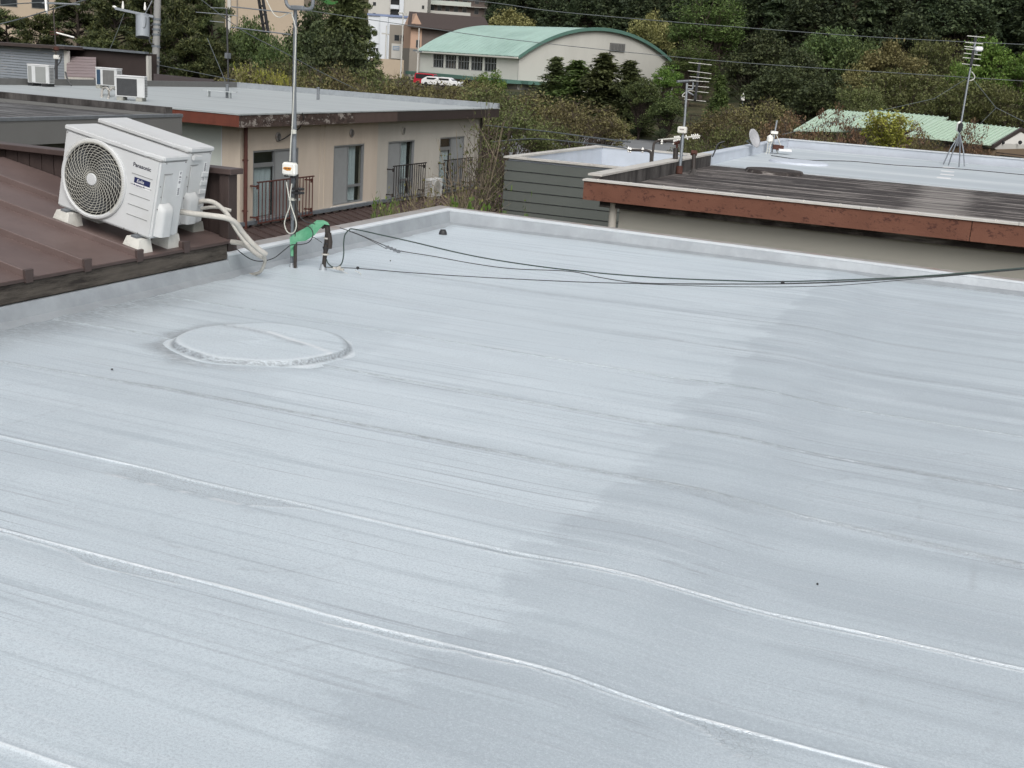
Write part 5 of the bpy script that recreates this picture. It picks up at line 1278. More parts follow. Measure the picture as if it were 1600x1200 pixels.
MB().box(-.1, 2.4, .002, 9, g, zE - 4.605).build('wall', M['apt_grey'], gh, local=True)
MB().box(2.402, Lg, .3, 9, g, zE - .2).build('wall', M['apt_brown'], gh, local=True)
MB().hexa([(3.2, -1.2, zE - .5), (Lg + .3, -1.2, zE - .5), (Lg, 5.6, zR), (.9, 5.6, zR), (3.2, -1.2, zE - .2), (Lg + .3, -1.2, zE - .2), (Lg, 5.6, zR + .25), (.9, 5.6, zR + .25)]).build('roof', M['roof_brown'], gh, local=True)
MB().hexa([(-.9, -1.0, zE - .35), (3.2, -1.2, zE - .5), (.9, 5.6, zR), (.4, 5.6, zR), (-.9, -1.0, zE - .05), (3.2, -1.2, zE - .2), (.9, 5.6, zR + .25), (.4, 5.6, zR + .25)]).build('gable_verge', M['roof_brown'], gh, local=True)
f = MB().box(1.2, 2.0, -.1, -.005, zE - 4.4, zE - 2.8).build('window', M['frame'], gh, local=True)
box('pane', M['glass'], f, 1.28, 1.92, -.13, -.103, zE - 4.3, zE - 2.9, local=True)
r, W, H, k = front_box('retaining_wall', 'pale retaining wall in front of the white building', 'wall', 578, 90.5, 631, 112, 222, 1.0, M['apt_beige'])
# beige hall behind the pines
r, W, H, k = front_box('beige_building', 'large beige building showing between the pines and the tall pole', 'building', 352, -60, 476, 140, 150, 14, M['apt_beige'])
box('pilaster', M['apt_white'], r, .35, .75, -.3, -.01, -6, H, local=True); box('pilaster', M['apt_grey'], r, 1.5, 1.62, -.2, -.01, -6, H, local=True)
r, W, H, k = front_box('beige_building', 'pale beige building glimpsed through the pines at the far left', 'building', -140, -70, 86, 140, 150, 14, M['apt_beige'])
for x in (3, 7, 11, 15): win(r, x, H - 5.4, 2.2, 1.6)
box('drain_pipe', M['apt_bright'], r, 16.9, 17.05, -.3, -.05, -6, H, local=True)
r, W, H, k = front_box('green_shed', 'green roofed shed hidden behind the dark conifer', 'shed', 462, 3.5, 528, 60, 170, 6, M['apt_beige'])
box('roof', mat_plain('bright_green_roof', srgb(56, 110, 52), .6), r, -.4, W + .4, -.5, 7, H + .01, H + 1.6, local=True)
# light poles
for i, (px, yt, yb, D, lb) in enumerate(((604, 40, 100, 225, 'pale light pole in front of the white building'), (630, 20, 108, 215, 'tall pale light pole in front of the sign'), (655, 44, 128, 195, 'pale light pole at the left corner of the gymnasium'))):
    p = at(px, yt, D=D); g = gz(p.x, p.y)
    r = thing('light_pole', lb, 'light pole', (p.x, p.y, g), group='light poles by the gymnasium')
    MB().tube([(p.x, p.y, g), (p.x, p.y, p.z)], [.16, .10], 8).build('pole', M['apt_white'], r, smooth=True)
    z = p.z - (1.6 if i == 0 else (p.z - g) * .42 if i == 2 else .2)
    MB().box(p.x - .9, p.x - .1, p.y - .2, p.y + .2, z, z + .25).box(p.x + .1, p.x + .6, p.y - .15, p.y + .15, z - .1, z + .12).build('lamp_head', M['steel_dark'] if i == 2 else M['apt_white'], r)

# ------------------------------------------------------------------ pale green roofed house on the right
DH = 78
gh2 = thing('green_roof_house', 'low house with pale green ribbed roof and white gable behind the cherry trees', 'house', at(1550, 250, D=DH - 8))
def slab(parent, p, th=.12, name='roof', mat=None):
    d = Vector((0, 0, th)); return MB().hexa([q - d for q in p] + list(p)).build(name, mat or M['pale_green'], parent)
def ribbed(parent, a, b, c_, d_, n):
    # a-b ridge, d_-c_ eave; pans and standing ribs
    for k in range(n):
        u0, u1 = k / n, (k + .985) / n
        slab(parent, [d_.lerp(c_, u0), d_.lerp(c_, u1), a.lerp(b, u1), a.lerp(b, u0)], .08, 'roof_pan')
        u2 = (k + .91) / n
        MB().bar(d_.lerp(c_, u2) + Vector((0, 0, .02)), a.lerp(b, u2) + Vector((0, 0, .02)), (b - a).length / n * .14, .07).build('roof_rib', M['pale_green'], parent)
A0, A1 = at(1362, 172, D=DH), at(1482, 183.5, D=DH)
B0, B1 = at(1464, 187, D=DH - 4), at(1593, 200.5, D=DH - 4)
C0, C1 = at(1414, 211, D=DH - 9), at(1549, 225.5, D=DH - 9)
E0_, E1_ = at(1290, 205, D=DH - 5), at(1440, 219, D=DH - 6)
ribbed(gh2, A0, A1, at(1450, 203, D=DH - 5), at(1310, 196, D=DH - 5), 16)
ribbed(gh2, B0, B1, C1, C0, 18)
H0, H1 = at(1294, 171, D=DH + 3), at(1356, 176, D=DH + 3)
ribbed(gh2, H0, H1, at(1352, 205, D=DH - 3), at(1240, 203, D=DH - 3), 12)
V3 = at(1640, 235, D=DH + 1)
ga = at(1556, 223.5, D=DH - 8.4); gb = at(1590, 204, D=DH - 4.2); gc = at(1640, 228, D=DH - 1.5)
MB().add([ga, gb, gc, ga - Vector((0, 0, .35)), gc - Vector((0, 0, .35))], [(0, 1, 2), (0, 2, 4, 3)]).build('gable', M['apt_white'], gh2)
MB().bar(C1 + Vector((.1, 0, -.12)), B1 + Vector((.1, 0, -.05)), .12, .22).bar(B1 + Vector((.1, 0, -.05)), gc + Vector((.3, 0, .25)), .12, .22).build('verge_board', M['dark_fascia'], gh2)
MB().hexa([(ga.x - 5.5, ga.y - 2.0, -6), (ga.x + .1, ga.y + .3, -6), (ga.x - .6, ga.y + 3, -6), (ga.x - 6, ga.y + 3, -6), (ga.x - 5.5, ga.y - 2.0, ga.z - .55), (ga.x + .1, ga.y + .3, ga.z - .38), (ga.x - .6, ga.y + 3, ga.z - .38), (ga.x - 6, ga.y + 3, ga.z - .55)]).build('wall', M['ochre'], gh2)
MB().hexa([(ga.x + .1, ga.y + .25, -6), (gc.x, gc.y, -6), (gc.x - .5, gc.y + .4, -6), (ga.x, ga.y + .6, -6), (ga.x + .1, ga.y + .25, ga.z - .36), (gc.x, gc.y, ga.z - .36), (gc.x - .5, gc.y + .4, ga.z - .36), (ga.x, ga.y + .6, ga.z - .36)]).build('wall', M['ochre'], gh2)
for px in (1567, 1594):
    q = at(px, 222.5, D=DH - 7.6 + (px - 1567) * .06); MB().lathe([(.001, 0), (.10, 0), (.12, .12), (.001, .14)], q, 'Y', 10).build('gable_vent', M['ac_dark'], gh2)
q0 = at(1562, 242, D=DH - 8.3); q1 = at(1598, 246, D=DH - 7)
wv = MB().hexa([q0 - Vector((0, .1, .45)), q1 - Vector((0, .1, .45)), q1 + Vector((0, .1, -.45)), q0 + Vector((0, .1, -.45)), q0 - Vector((0, .1, 0)), q1 - Vector((0, .1, 0)), q1 + Vector((0, .1, 0)), q0 + Vector((0, .1, 0))]).build('window', M['frame'], gh2)
MB().bar(q0.lerp(q1, .08) - Vector((0, .14, .25)), q0.lerp(q1, .92) - Vector((0, .14, .25)), .04, .3).build('pane', M['glass'], wv)
MB().bar(q0 + Vector((0, -.25, .12)), q1 + Vector((0, -.25, .12)), .5, .06).build('window_hood', M['dark_fascia'], gh2)

# ------------------------------------------------------------------ poles, aerials and wires on the left
DP = 62
pz = at(242.5, 118, D=DP)
up_ = thing('utility_pole', 'concrete utility pole with grey transformer behind the beige block roof', 'utility pole', (pz.x, pz.y, -6))
tu = lambda x, y, dd=0: at(x, y, D=DP + dd)
tpz = tu(247.5, -40)
MB().tube([(pz.x, pz.y, -6), pz, tpz], [.23, .20, .17], 16).build('pole', M['concrete'], up_, smooth=True)
MB().tube([tu(223, 58.5, -.2), tu(223, 25, -.2)], .35, 20).tube([tu(223, 25, -.2), tu(223, 23.5, -.2)], .37, 20).build('transformer', M['xfmr'], up_, smooth=True, ang=40)
MB().bar(tu(180, 13, -.3), tu(240, 26, -.25), .1, .12).build('cross_arm', M['xfmr'], up_)
MB().tube([tu(227, 21), tu(238, 1)], .03, 6).build('stay', M['steel'], up_, smooth=True)
ins = MB()
for x, y in ((192, 10), (226.5, 12), (181, 11)): ins.tube([tu(x, y + 4, -.3), tu(x, y + 1, -.3), tu(x, y - 3, -.3), tu(x, y - 8, -.3)] if x != 181 else [tu(176, 10, -.3), tu(179, 11, -.3), tu(182, 12, -.3)], [.05, .07, .05, .03] if x != 181 else [.04, .08, .05], 8)
ins.build('insulator', M['porcelain'], up_, smooth=True)
MB().tube(spline([tu(228, 26, -.5), tu(228, 36, -.52), tu(225, 44, -.52), tu(221, 37, -.52), tu(223, 30, -.5)], 4), .015, 5).tube(spline([tu(236, 55, -.2), tu(233, 62, -.2), tu(236, 68, -.2), tu(241, 69, -.2)], 4), .03, 6).build('jumper_cable', M['cable'], up_, smooth=True)
for y in (30, 38, 46, 54, 72, 90, 104): q = tu(246 - (y - 10) * .04, y); MB().tube([q - Vector((0, 0, .05)), q + Vector((0, 0, .05))], .225, 14).build('pole_band', M['steel_dark'], up_)
stp = MB()
for k, y in enumerate((40, 50, 62, 74, 84, 96)): q = tu(245, y); stp.tube([q + Vector((.1 if k % 2 else -.1, -.1, 0)), q + Vector((.38 if k % 2 else -.3, -.15, 0))], .016, 5)
stp.build('step_bolt', M['steel_dark'], up_)
def wire(name, lb, pts, D0, D1_, r=.014, grp=None):
    n = len(pts); P = [at(x, y, D=D0 + (D1_ - D0) * i / (n - 1)) for i, (x, y) in enumerate(pts)]
    tag(MB().tube(spline(P, 5), r, 5).build(name, M['cable_wire'], None, smooth=True), lb, 'wire', grp)
wire('overhead_wire', 'upper overhead wire crossing the dark hill trees', [(560, -12), (750, 2), (860, 17), (1000, 30), (1200, 46), (1400, 60), (1700, 74)], 45, 45, .013)
wire('overhead_wire', 'lower overhead wire crossing in front of the gymnasium', [(486, 17), (580, 31), (690, 47), (800, 62), (1035, 87), (1200, 101), (1400, 114), (1700, 133)], 40, 40, .011)
wire('overhead_wire', 'wire slanting down right past the tall pole to the cherries', [(300, -12), (375, 45), (442, 81), (500, 112), (562, 142)], 55, 60, .02)
wire('overhead_wire', 'wire rising right across the pines at the far left', [(-20, 42), (30, 30), (90, 12), (140, -2)], 45, 45, .022)
wire('overhead_wire', 'near horizontal wire in front of the pines at top left', [(-20, 9.5), (40, 5), (80, 4), (124, 7)], 45, 45, .02)
wire('overhead_wire', 'slack wire from the utility pole down to the beige block roof', [(244, 101), (280, 108), (320, 116), (356, 123), (368, 125)], 62, 48, .02)
wire('guy_wire', 'thin stay wire slanting below the transformer arm', [(194, 21), (187, 40), (178, 62), (171, 78)], 62, 54, .012)
wire('guy_wire', 'thin stay wire slanting beside the roof aerial', [(324, 60), (334, 84), (345, 110), (352, 128)], 42, 40, .012)
wire('overhead_wire', 'upper dark wire in front of the cherry trees by the hollow roof', [(760, 196), (850, 205), (920, 214), (985, 222)], 28, 22, .014)
wire('overhead_wire', 'lower dark wire in front of the cherry trees by the hollow roof', [(770, 222), (830, 217), (900, 222), (960, 229), (985, 233)], 28, 22, .014)
# aerial masts on the beige roof
DA = (at(357, 137, Z=-.235) - Vector((0, 0, CAM_H))).dot(Vector(FWD)) + 4
am = thing('antenna_mast', 'thin black aerial mast with grey rods at the back of the beige block roof', 'antenna', at(357, 137, D=DA))
MB().tube([at(357, 137, D=DA), at(356, 88, D=DA), at(354, 14, D=DA)], .045, 8).build('pole', M['black'], am, smooth=True)
for pts in (((306, 19), (356, 23)), ((329, 12), (354, 13)), ((328, 33), (350, 35)), ((352, 23), (372, 25))):
    MB().tube([at(*pts[0], D=DA), at(*pts[1], D=DA)], .02, 6).build('rod', M['steel'], am)
MB().box(*[v for ab in zip(at(353, 89, D=DA) - Vector((0, .1, .06)), at(359, 85, D=DA) + Vector((0, .1, .06))) for v in ab]).build('clamp', M['steel'], am)
DB = (at(88, 133, Z=-.235) - Vector((0, 0, CAM_H))).dot(Vector(FWD))
am = thing('antenna_mast', 'black aerial mast with broken pale rod between the rooftop air conditioners', 'antenna', at(88, 133, D=DB))
tb = lambda x, y: at(x, y, D=DB)
MB().tube([tb(88, 133), tb(88, 92)], .05, 8).build('base', M['black'], am, smooth=True)
MB().tube([tb(87.5, 92), tb(86, 55), tb(83, 12)], .025, 8).build('pole', M['pipe_dark'], am, smooth=True)
MB().tube([tb(88, 51), tb(116, 58.5)], .03, 6).build('pale_rod', M['porcelain'], am, smooth=True)
MB().tube([tb(78, 49.5), tb(100, 50)], .018, 5).tube([tb(78, 53.5), tb(92, 54)], .018, 5).tube([tb(89, 45), tb(88, 55)], .02, 5).build('rod', M['rust'], am)
MB().tube([tb(66, 5), tb(125, 7)], .03, 6).build('cross_rod', M['steel'], am, smooth=True)
MB().tube([tb(71, -6), tb(72.5, 17)], .045, 6).build('pale_tube', M['porcelain'], am, smooth=True)
c = tb(88.5, 89); MB().box(c.x - .09, c.x + .09, c.y - .08, c.y + .08, c.z - .07, c.z + .07).build('booster_box', M['booster'], am, bevel=.015)
c = tb(88, 76); MB().lathe([(.001, -.08), (.1, -.05), (.1, .05), (.001, .08)], c, n=10).build('clamp', M['rust'], am, smooth=True)
MB().tube(spline([tb(91, 91), tb(96, 84), tb(94, 97), tb(82, 112), tb(84, 128)], 5), .02, 5).tube(spline([tb(102, 112), tb(106, 125), tb(112, 134)], 4), .03, 5).build('feeder', M['cable'], am, smooth=True)

# ------------------------------------------------------------------ vegetation
M['leaf_pine'] = mat_leaf('pine_needles', [(0.0217, 0.0319, 0.0159), (0.058, 0.0769, 0.0305), (0.1377, 0.1522, 0.0551)])
M['leaf_dark'] = mat_leaf('dark_conifer_leaves', [(0.021, 0.0315, 0.0188), (0.0463, 0.0651, 0.0336), (0.0947, 0.1219, 0.0547)])
M['leaf_cherry'] = mat_leaf('bronze_cherry_leaves', [(0.0682, 0.0585, 0.0292), (0.1542, 0.1347, 0.0617), (0.2354, 0.2306, 0.0894)])
M['leaf_red'] = mat_leaf('reddish_cherry_leaves', [(0.0878, 0.0479, 0.0319), (0.1914, 0.1148, 0.0718), (0.2393, 0.1755, 0.0957)])
M['leaf_olive'] = mat_leaf('olive_leaves', [(.046, .056, .021), (.104, .120, .044), (.170, .182, .068)])
M['leaf_green'] = mat_leaf('evergreen_leaves', [(0.029, 0.0435, 0.0181), (0.0761, 0.1087, 0.0399), (0.1631, 0.2085, 0.0725)])
M['leaf_yellow'] = mat_leaf('yellow_green_flowering_leaves', [(0.0751, 0.0751, 0.03), (0.1834, 0.175, 0.07), (0.3335, 0.3084, 0.1334)])
M['leaf_bright'] = mat_leaf('bright_spring_leaves', [(0.0435, 0.0798, 0.0174), (0.1015, 0.174, 0.0348), (0.1885, 0.2682, 0.058)])
M['leaf_feather'] = mat_leaf('feathery_green_leaves', [(0.0348, 0.0551, 0.0174), (0.0798, 0.116, 0.0348), (0.1305, 0.174, 0.0522)])
M['leaf_lime'] = mat_leaf('lime_shrub_leaves', [(.16, .19, .03), (.32, .35, .06), (.45, .46, .11)])

M['leaf_cyp'] = mat_leaf('cypress_leaves', [(.030, .042, .018), (.072, .092, .036), (.130, .155, .058)])
M['leaf_mid'] = mat_leaf('dark_evergreen_leaves', [(0.0253, 0.0345, 0.0184), (0.0575, 0.0736, 0.0345), (0.115, 0.1357, 0.0575)])
def cards(C, size, rng, up=.5, asp=.5, dirs=None):
    n = len(C)
    nrm = rng.normal(size=(n, 3)); nrm /= np.linalg.norm(nrm, axis=1)[:, None]; nrm[:, 2] = np.abs(nrm[:, 2]) * (1 - up) + up
    nrm /= np.linalg.norm(nrm, axis=1)[:, None]
    t = rng.normal(size=(n, 3)) if dirs is None else dirs + rng.normal(size=(n, 3)) * .35
    t -= nrm * np.sum(t * nrm, 1)[:, None]; t /= np.linalg.norm(t, axis=1)[:, None] + 1e-9
    b = np.cross(nrm, t); s = (size * rng.uniform(.6, 1.35, n))[:, None]
    V = np.stack([C - t * s * .5, C + b * s * asp * .5 - t * s * .05, C + t * s * .5 - nrm * s * .12, C - b * s * asp * .5 - t * s * .05], 1).reshape(-1, 3)
    return V, np.arange(4 * n).reshape(n, 4)
def limb(m, a, b, r0, r1, rng, k=4, wob=.08, n=5):
    a = np.array(a, float); b = np.array(b, float); L = np.linalg.norm(b - a); pts = []
    for i in range(k + 1):
        t = i / k; p = a + (b - a) * t + rng.normal(size=3) * L * wob * math.sin(math.pi * t) * .6
        p[2] += L * .10 * math.sin(math.pi * t); pts.append(tuple(p))
    m.tube(pts, [r0 + (r1 - r0) * i / k for i in range(k + 1)], n, cap=False); return pts
PROTO = {}
def proto_done(key, m, V, Fq, leaf, bark, H, W):
    tm = bpy.data.meshes.new('trunk'); tm.from_pydata(m.v, [], m.f); tm.materials.append(bark); tm.shade_smooth()
    PROTO[key] = (tm, mesh_np('crown', V, Fq, leaf), H, W)
def broad(key, seed, H, W, base, ncl, rc, nleaf, leaf, mat, bark, flat=.8, twigs=3, trunk_r=.18, shell=.45, up=.45, asp=.55, spread=1.0):
    rng = np.random.default_rng(seed); m = MB(); m.tube([(0, 0, -.3), (.06, .02, base * .6), (.02, -.05, base * 1.1), (.1, .1, (base + H) / 2)], [trunk_r * 1.25, trunk_r, trunk_r * .85, trunk_r * .35], 7)
    cs = []
    for i in range(ncl):
        d = rng.normal(size=3); d /= np.linalg.norm(d); d[2] = abs(d[2]) * 1.0 if rng.random() < .72 else d[2]
        r = rng.random() ** shell
        zc = base + (H - base) * .48
        cs.append(np.array([d[0] * r * (W / 2 - rc * .5) * spread, d[1] * r * (W / 2 - rc * .5) * spread, zc + d[2] * r * ((H - base) * .52 - rc * .5)]))
    C = []
    for c in cs:
        st = (.05, 0, min(base * rng.uniform(.6, 1.3), c[2] - .2))
        pts = limb(m, st, c, trunk_r * .38, trunk_r * .08, rng)
        rcc = rc * rng.uniform(.65, 1.25)
        for k in range(twigs):
            d = rng.normal(size=3); d[2] = abs(d[2]) * .7; d /= np.linalg.norm(d)
            limb(m, c - d * .1, c + d * rcc * .9, trunk_r * .07, trunk_r * .02, rng, 2, .1, 3)
        n = int(nleaf / ncl * rng.uniform(.6, 1.4)); d = rng.normal(size=(n, 3)); d /= np.linalg.norm(d, axis=1)[:, None]
        rr = rcc * (.35 + .75 * rng.random(n) ** .6)
        d[:, 2] = np.where(d[:, 2] < -.3, d[:, 2] * .4, d[:, 2])
        C.append(c + d * rr[:, None] * np.array([1, 1, flat]))
    V, Fq = cards(np.concatenate(C), leaf, rng, up, asp)
    proto_done(key, m, V, Fq, mat, bark, H, W)
def pine(key, seed, H, W, ncl, nleaf, leaf, mat, bark):
    rng = np.random.default_rng(seed); m = MB()
    tp_ = [(0, 0, -.3), (.1, .05, H * .3), (-.15, .1, H * .6), (.1, 0, H * .93)]; m.tube(tp_, [.26, .2, .14, .03], 7); C = []; Dd = []
    for i in range(ncl):
        t = rng.uniform(.18, 1.0); az = rng.uniform(0, 6.283); r = W / 2 * (1 - .72 * t ** 1.6) * rng.uniform(.3, 1.0)
        c = np.array([r * math.cos(az), r * math.sin(az), H * t + rng.uniform(-.2, .2)])
        limb(m, (0, 0, max(.5, H * t - r * .25)), c, .06, .015, rng, 4, .12)
        rc = rng.uniform(.45, .95)
        n = int(nleaf / ncl); d = rng.normal(size=(n, 3)); d /= np.linalg.norm(d, axis=1)[:, None]
        C.append(c + d * (rc * (.25 + .8 * rng.random(n)))[:, None] * np.array([1, 1, .42])); dd = d.copy(); dd[:, 2] += .8; Dd.append(dd)
    V, Fq = cards(np.concatenate(C), leaf, rng, .25, .30, np.concatenate(Dd)); proto_done(key, m, V, Fq, mat, bark, H, W)
def conifer(key, seed, H, W, nb, per, leaf, mat, bark, droop=.25, pw=.85, low=.04, asp=.4):
    rng = np.random.default_rng(seed); m = MB(); m.tube([(0, 0, -.3), (0, 0, H * .5), (0, 0, H * .99)], [.2, .12, .02], 6); C = []; Dd = []
    for i in range(nb):
        t = low + (1 - low) * (i + rng.random()) / nb; az = rng.uniform(0, 6.283); R_ = W / 2 * (1 - t) ** pw * rng.uniform(.35, 1.15) + .08
        u = np.array([math.cos(az), math.sin(az), 0]); n = max(4, int(per * (R_ / (W / 2) + .25)))
        s = rng.uniform(.15, 1.0, n); z = H * t + R_ * (.28 * s - droop * 1.6 * s ** 2)
        P = u * (R_ * s)[:, None] + np.array([0, 0, 1]) * z[:, None] + rng.normal(size=(n, 3)) * (.10 + .10 * R_) * np.array([1, 1, .6])
        C.append(P); Dd.append(np.repeat((u + np.array([0, 0, -.2]))[None], n, 0))
        if i % 3 == 0: m.tube([(0, 0, H * t), tuple(u * R_ * .6 + np.array([0, 0, H * t + .05 * R_]))], [.035, .01], 3, cap=False)
    V, Fq = cards(np.concatenate(C), leaf, rng, .3, asp, np.concatenate(Dd)); proto_done(key, m, V, Fq, mat, bark, H, W)
pine('pine', 1, 10, 8, 90, 24000, .27, M['leaf_pine'], M['bark_dark'])
pine('pine2', 2, 10, 8, 84, 22000, .27, M['leaf_pine'], M['bark_dark'])
broad('cherry', 3, 7, 8, 1.6, 60, .85, 5600, .20, M['leaf_cherry'], M['bark'], .7, 10, .16, .4)
broad('cherry2', 4, 7, 8, 1.5, 54, .9, 5200, .20, M['leaf_olive'], M['bark'], .7, 10, .16, .4)
broad('redcherry', 5, 6, 6, 1.4, 44, .7, 3200, .17, M['leaf_red'], M['bark'], .7, 9, .14, .4)
broad('camphor', 6, 12, 11, 1.5, 90, 1.35, 9500, .42, M['leaf_green'], M['bark_dark'], .85, 2, .3, .35, .5)
broad('castan', 7, 12, 11, 1.5, 90, 1.25, 9000, .42, M['leaf_yellow'], M['bark_dark'], .85, 2, .3, .3, .55)
broad('maple', 8, 10, 9, 1.5, 90, 1.0, 9000, .32, M['leaf_bright'], M['bark'], .6, 2, .22, .38, .6)
broad('oliveoak', 9, 11, 14, 1.0, 110, 1.3, 11000, .34, M['leaf_olive'], M['bark'], .8, 4, .25, .4, .45)
broad('zelkova', 10, 18, 12, 1.5, 130, 1.5, 15000, .40, M['leaf_feather'], M['bark'], .8, 3, .3, .45, .4, .45)
broad('darkoak', 11, 14, 11, 1.0, 90, 1.5, 10500, .46, M['leaf_mid'], M['bark_dark'], .85, 2, .3, .38, .5)
conifer('cypress', 12, 9, 4.6, 230, 60, .34, M['leaf_cyp'], M['bark_dark'], .34, .68)
conifer('cypress2', 13, 9, 4.6, 230, 60, .34, M['leaf_feather'], M['bark_dark'], .38, .62)
conifer('cedar', 14, 18, 7, 170, 50, .75, M['leaf_dark'], M['bark_dark'], .22, .7, .08, .42)
conifer('cedar2', 15, 18, 8, 170, 46, .80, M['leaf_dark'], M['bark_dark'], .30, .6, .08, .45)
broad('hilloak', 16, 15, 11, 2.0, 80, 1.6, 6500, .62, M['leaf_dark'], M['bark_dark'], .85, 1, .3, .36, .5)
broad('bush', 17, 2, 2.6, .1, 34, .45, 2600, .13, M['leaf_dark'], M['bark_dark'], .8, 2, .05, .4, .5)
def stems(key, seed, H, W, ns, leafn, leaf, mat, bark, arch=.35, r=.03, twig=3):
    rng = np.random.default_rng(seed); m = MB(); C = []
    for i in range(ns):
        az = rng.uniform(0, 6.283); rad = W / 2 * rng.uniform(.25, 1); h = H * rng.uniform(.55, 1.0); pts = []
        for k in range(6):
            t = k / 5; p = np.array([math.cos(az), math.sin(az), 0]) * rad * t ** (1 + arch) + np.array([0, 0, h * t ** (1 - .2 * arch)]) + rng.normal(size=3) * .05 * t; pts.append(p)
        m.tube([tuple(p) for p in pts], [r * (1 - .8 * k / 5) for k in range(6)], 4, cap=False)
        for q in range(twig):
            b = pts[rng.integers(1, 5)]; d = rng.normal(size=3); d[2] = abs(d[2]) + .3; d /= np.linalg.norm(d); e = b + d * h * rng.uniform(.15, .35)
            m.tube([tuple(b), tuple(e)], [r * .4, r * .12], 3, cap=False)
            n = max(1, leafn // (ns * (twig + 1))); s = rng.random(n); C.append(b + (e - b) * s[:, None] + rng.normal(size=(n, 3)) * .06)
        n = max(1, leafn // (ns * (twig + 1))); s = rng.uniform(.3, 1, n); ii = np.minimum((s * 5).astype(int), 4); f_ = s * 5 - ii
        A = np.array(pts); C.append(A[ii] * (1 - f_)[:, None] + A[ii + 1] * f_[:, None] + rng.normal(size=(n, 3)) * .05)
    V, Fq = cards(np.concatenate(C), leaf, rng, .3, .55); proto_done(key, m, V, Fq, mat, bark, H, W)
stems('barebush', 21, 2.2, 4.5, 60, 1100, .12, M['leaf_yellow'], M['bark_pale'], .15, .020, 9)
stems('leafybush', 22, 1.6, 2.4, 34, 2200, .13, M['leaf_bright'], M['bark_pale'], .2, .016, 6)
stems('slimtree', 23, 6, 3.0, 18, 900, .12, M['leaf_olive'], M['bark_pale'], .15, .035, 12)
stems('slimtree2', 26, 6, 3.6, 22, 1900, .12, M['leaf_olive'], M['bark'], .15, .035, 12)
stems('limebush', 24, 3, 3.6, 80, 6500, .17, M['leaf_lime'], M['bark_pale'], .5, .03, 4)
stems('sprig', 25, 1.2, .9, 10, 420, .10, M['leaf_bright'], M['bark_pale'], .3, .012, 3)

def plant(key, name, cat, label, px, ytop, D, wpx, group=None, yaw=None, zbase=None, hmin=1.0):
    tm, cm, H, W = PROTO[key]
    p = at(px, ytop, D=D); g = gz(p.x, p.y) if zbase is None else zbase
    sz = max((p.z - g), hmin) / H; sx = wpx * D / F_PX / W
    r = thing(name, label, cat, (p.x, p.y, g), (0, 0, random.uniform(0, 6.28) if yaw is None else yaw), group)
    r.scale = (sx, sx, sz)
    link('trunk' if cat != 'shrub' else 'stem', tm, r); link('crown' if cat != 'shrub' else 'foliage', cm, r)
    return r
PINE = 'pines behind the beige block'
for i, (px, yt, D, w, lb) in enumerate(((10, 16, 76, 190, 'dark pine at the far left edge below the pale beige building'), (62, 24, 74, 150, 'low dark pine behind the clapboard house'),
        (120, -30, 80, 190, 'tall dark pine behind the aerial with the broken rod'), (178, -38, 72, 190, 'tall dark pine whose fork shows left of the transformer'), (236, -40, 84, 180, 'tall dark pine directly behind the utility pole'),
        (290, -36, 70, 170, 'tall dark pine just right of the utility pole'), (330, -24, 82, 130, 'dark pine left of the large beige building'), (150, 62, 70, 170, 'low dark pine above the dark brown gable'), (300, 62, 70, 170, 'low dark pine behind the pale rafters of the shed roof'), (225, 58, 71, 150, 'low dark pine behind the foot of the utility pole'), (352, 70, 68, 130, 'low dark pine right of the thin black roof aerial'))):
    plant('pine' if i % 2 else 'pine2', 'pine_tree', 'tree', lb, px, yt, D, w, PINE)
plant('camphor', 'broadleaf_tree', 'tree', 'bright mid green tree in front of the large beige building', 389, 20, 92, 92)
plant('camphor', 'broadleaf_tree', 'tree', 'mid green tree just left of the tall pole below the beige wall', 425, 52, 84, 70)
plant('darkoak', 'broadleaf_tree', 'tree', 'dark green tree right behind the tall pole top', 492, -8, 112, 110)
plant('cypress', 'conifer_tree', 'tree', 'tall dark conifer left of the white building', 545, -40, 100, 145)
plant('pine', 'pine_tree', 'tree', 'broad dark pine beside the white building', 565, 5, 104, 90)
plant('darkoak', 'broadleaf_tree', 'tree', 'dark low tree below the tall conifer', 520, 38, 98, 120)
CH = 'bronze cherry trees beyond the beige block'
chl = [(400, 92, 64, 150), (455, 84, 74, 150), (350, 104, 58, 110), (520, 92, 66, 150), (585, 98, 76, 150), (640, 112, 66, 150), (560, 118, 56, 130), (470, 118, 58, 130), (700, 124, 82, 140), (745, 116, 92, 120), (770, 128, 72, 170), (845, 138, 84, 180), (905, 148, 74, 170), (800, 158, 60, 160), (950, 176, 88, 110), (725, 150, 60, 120), (862, 182, 62, 130), (680, 142, 58, 100)]
CHL = ['bronze cherry tree just left of the tall pole', 'bronze cherry tree directly behind the tall pole', 'low bronze cherry tree at the end of the shed roof', 'olive cherry tree just right of the tall pole', 'bronze cherry tree under the pale retaining wall', 'bronze cherry tree below the light poles', 'low olive cherry tree in front of the retaining wall', 'low bronze cherry tree touching the beige block roof right of the pole', 'bronze cherry tree hiding the parked cars', 'olive cherry tree below the gymnasium windows', 'bronze cherry tree above the far corner of the beige block', 'bronze cherry tree below the gymnasium conifers on the left', 'olive cherry tree below the tallest pointed conifer', 'bronze cherry tree behind the thin sprouting tree', 'low bronze cherry tree beside the road', 'low olive cherry tree at the far corner of the beige block roof', 'bronze cherry tree just behind the hollow roof', 'bronze cherry tree left of the gymnasium canopy']
for i, (px, yt, D, w) in enumerate(chl):
    plant(('cherry', 'cherry2', 'cherry')[i % 3], 'cherry_tree', 'tree', CHL[i], px, yt, D, w, CH)
plant('maple', 'cherry_tree', 'tree', 'fresh green bushy tree in front of the gymnasium windows', 765, 102, 100, 70)
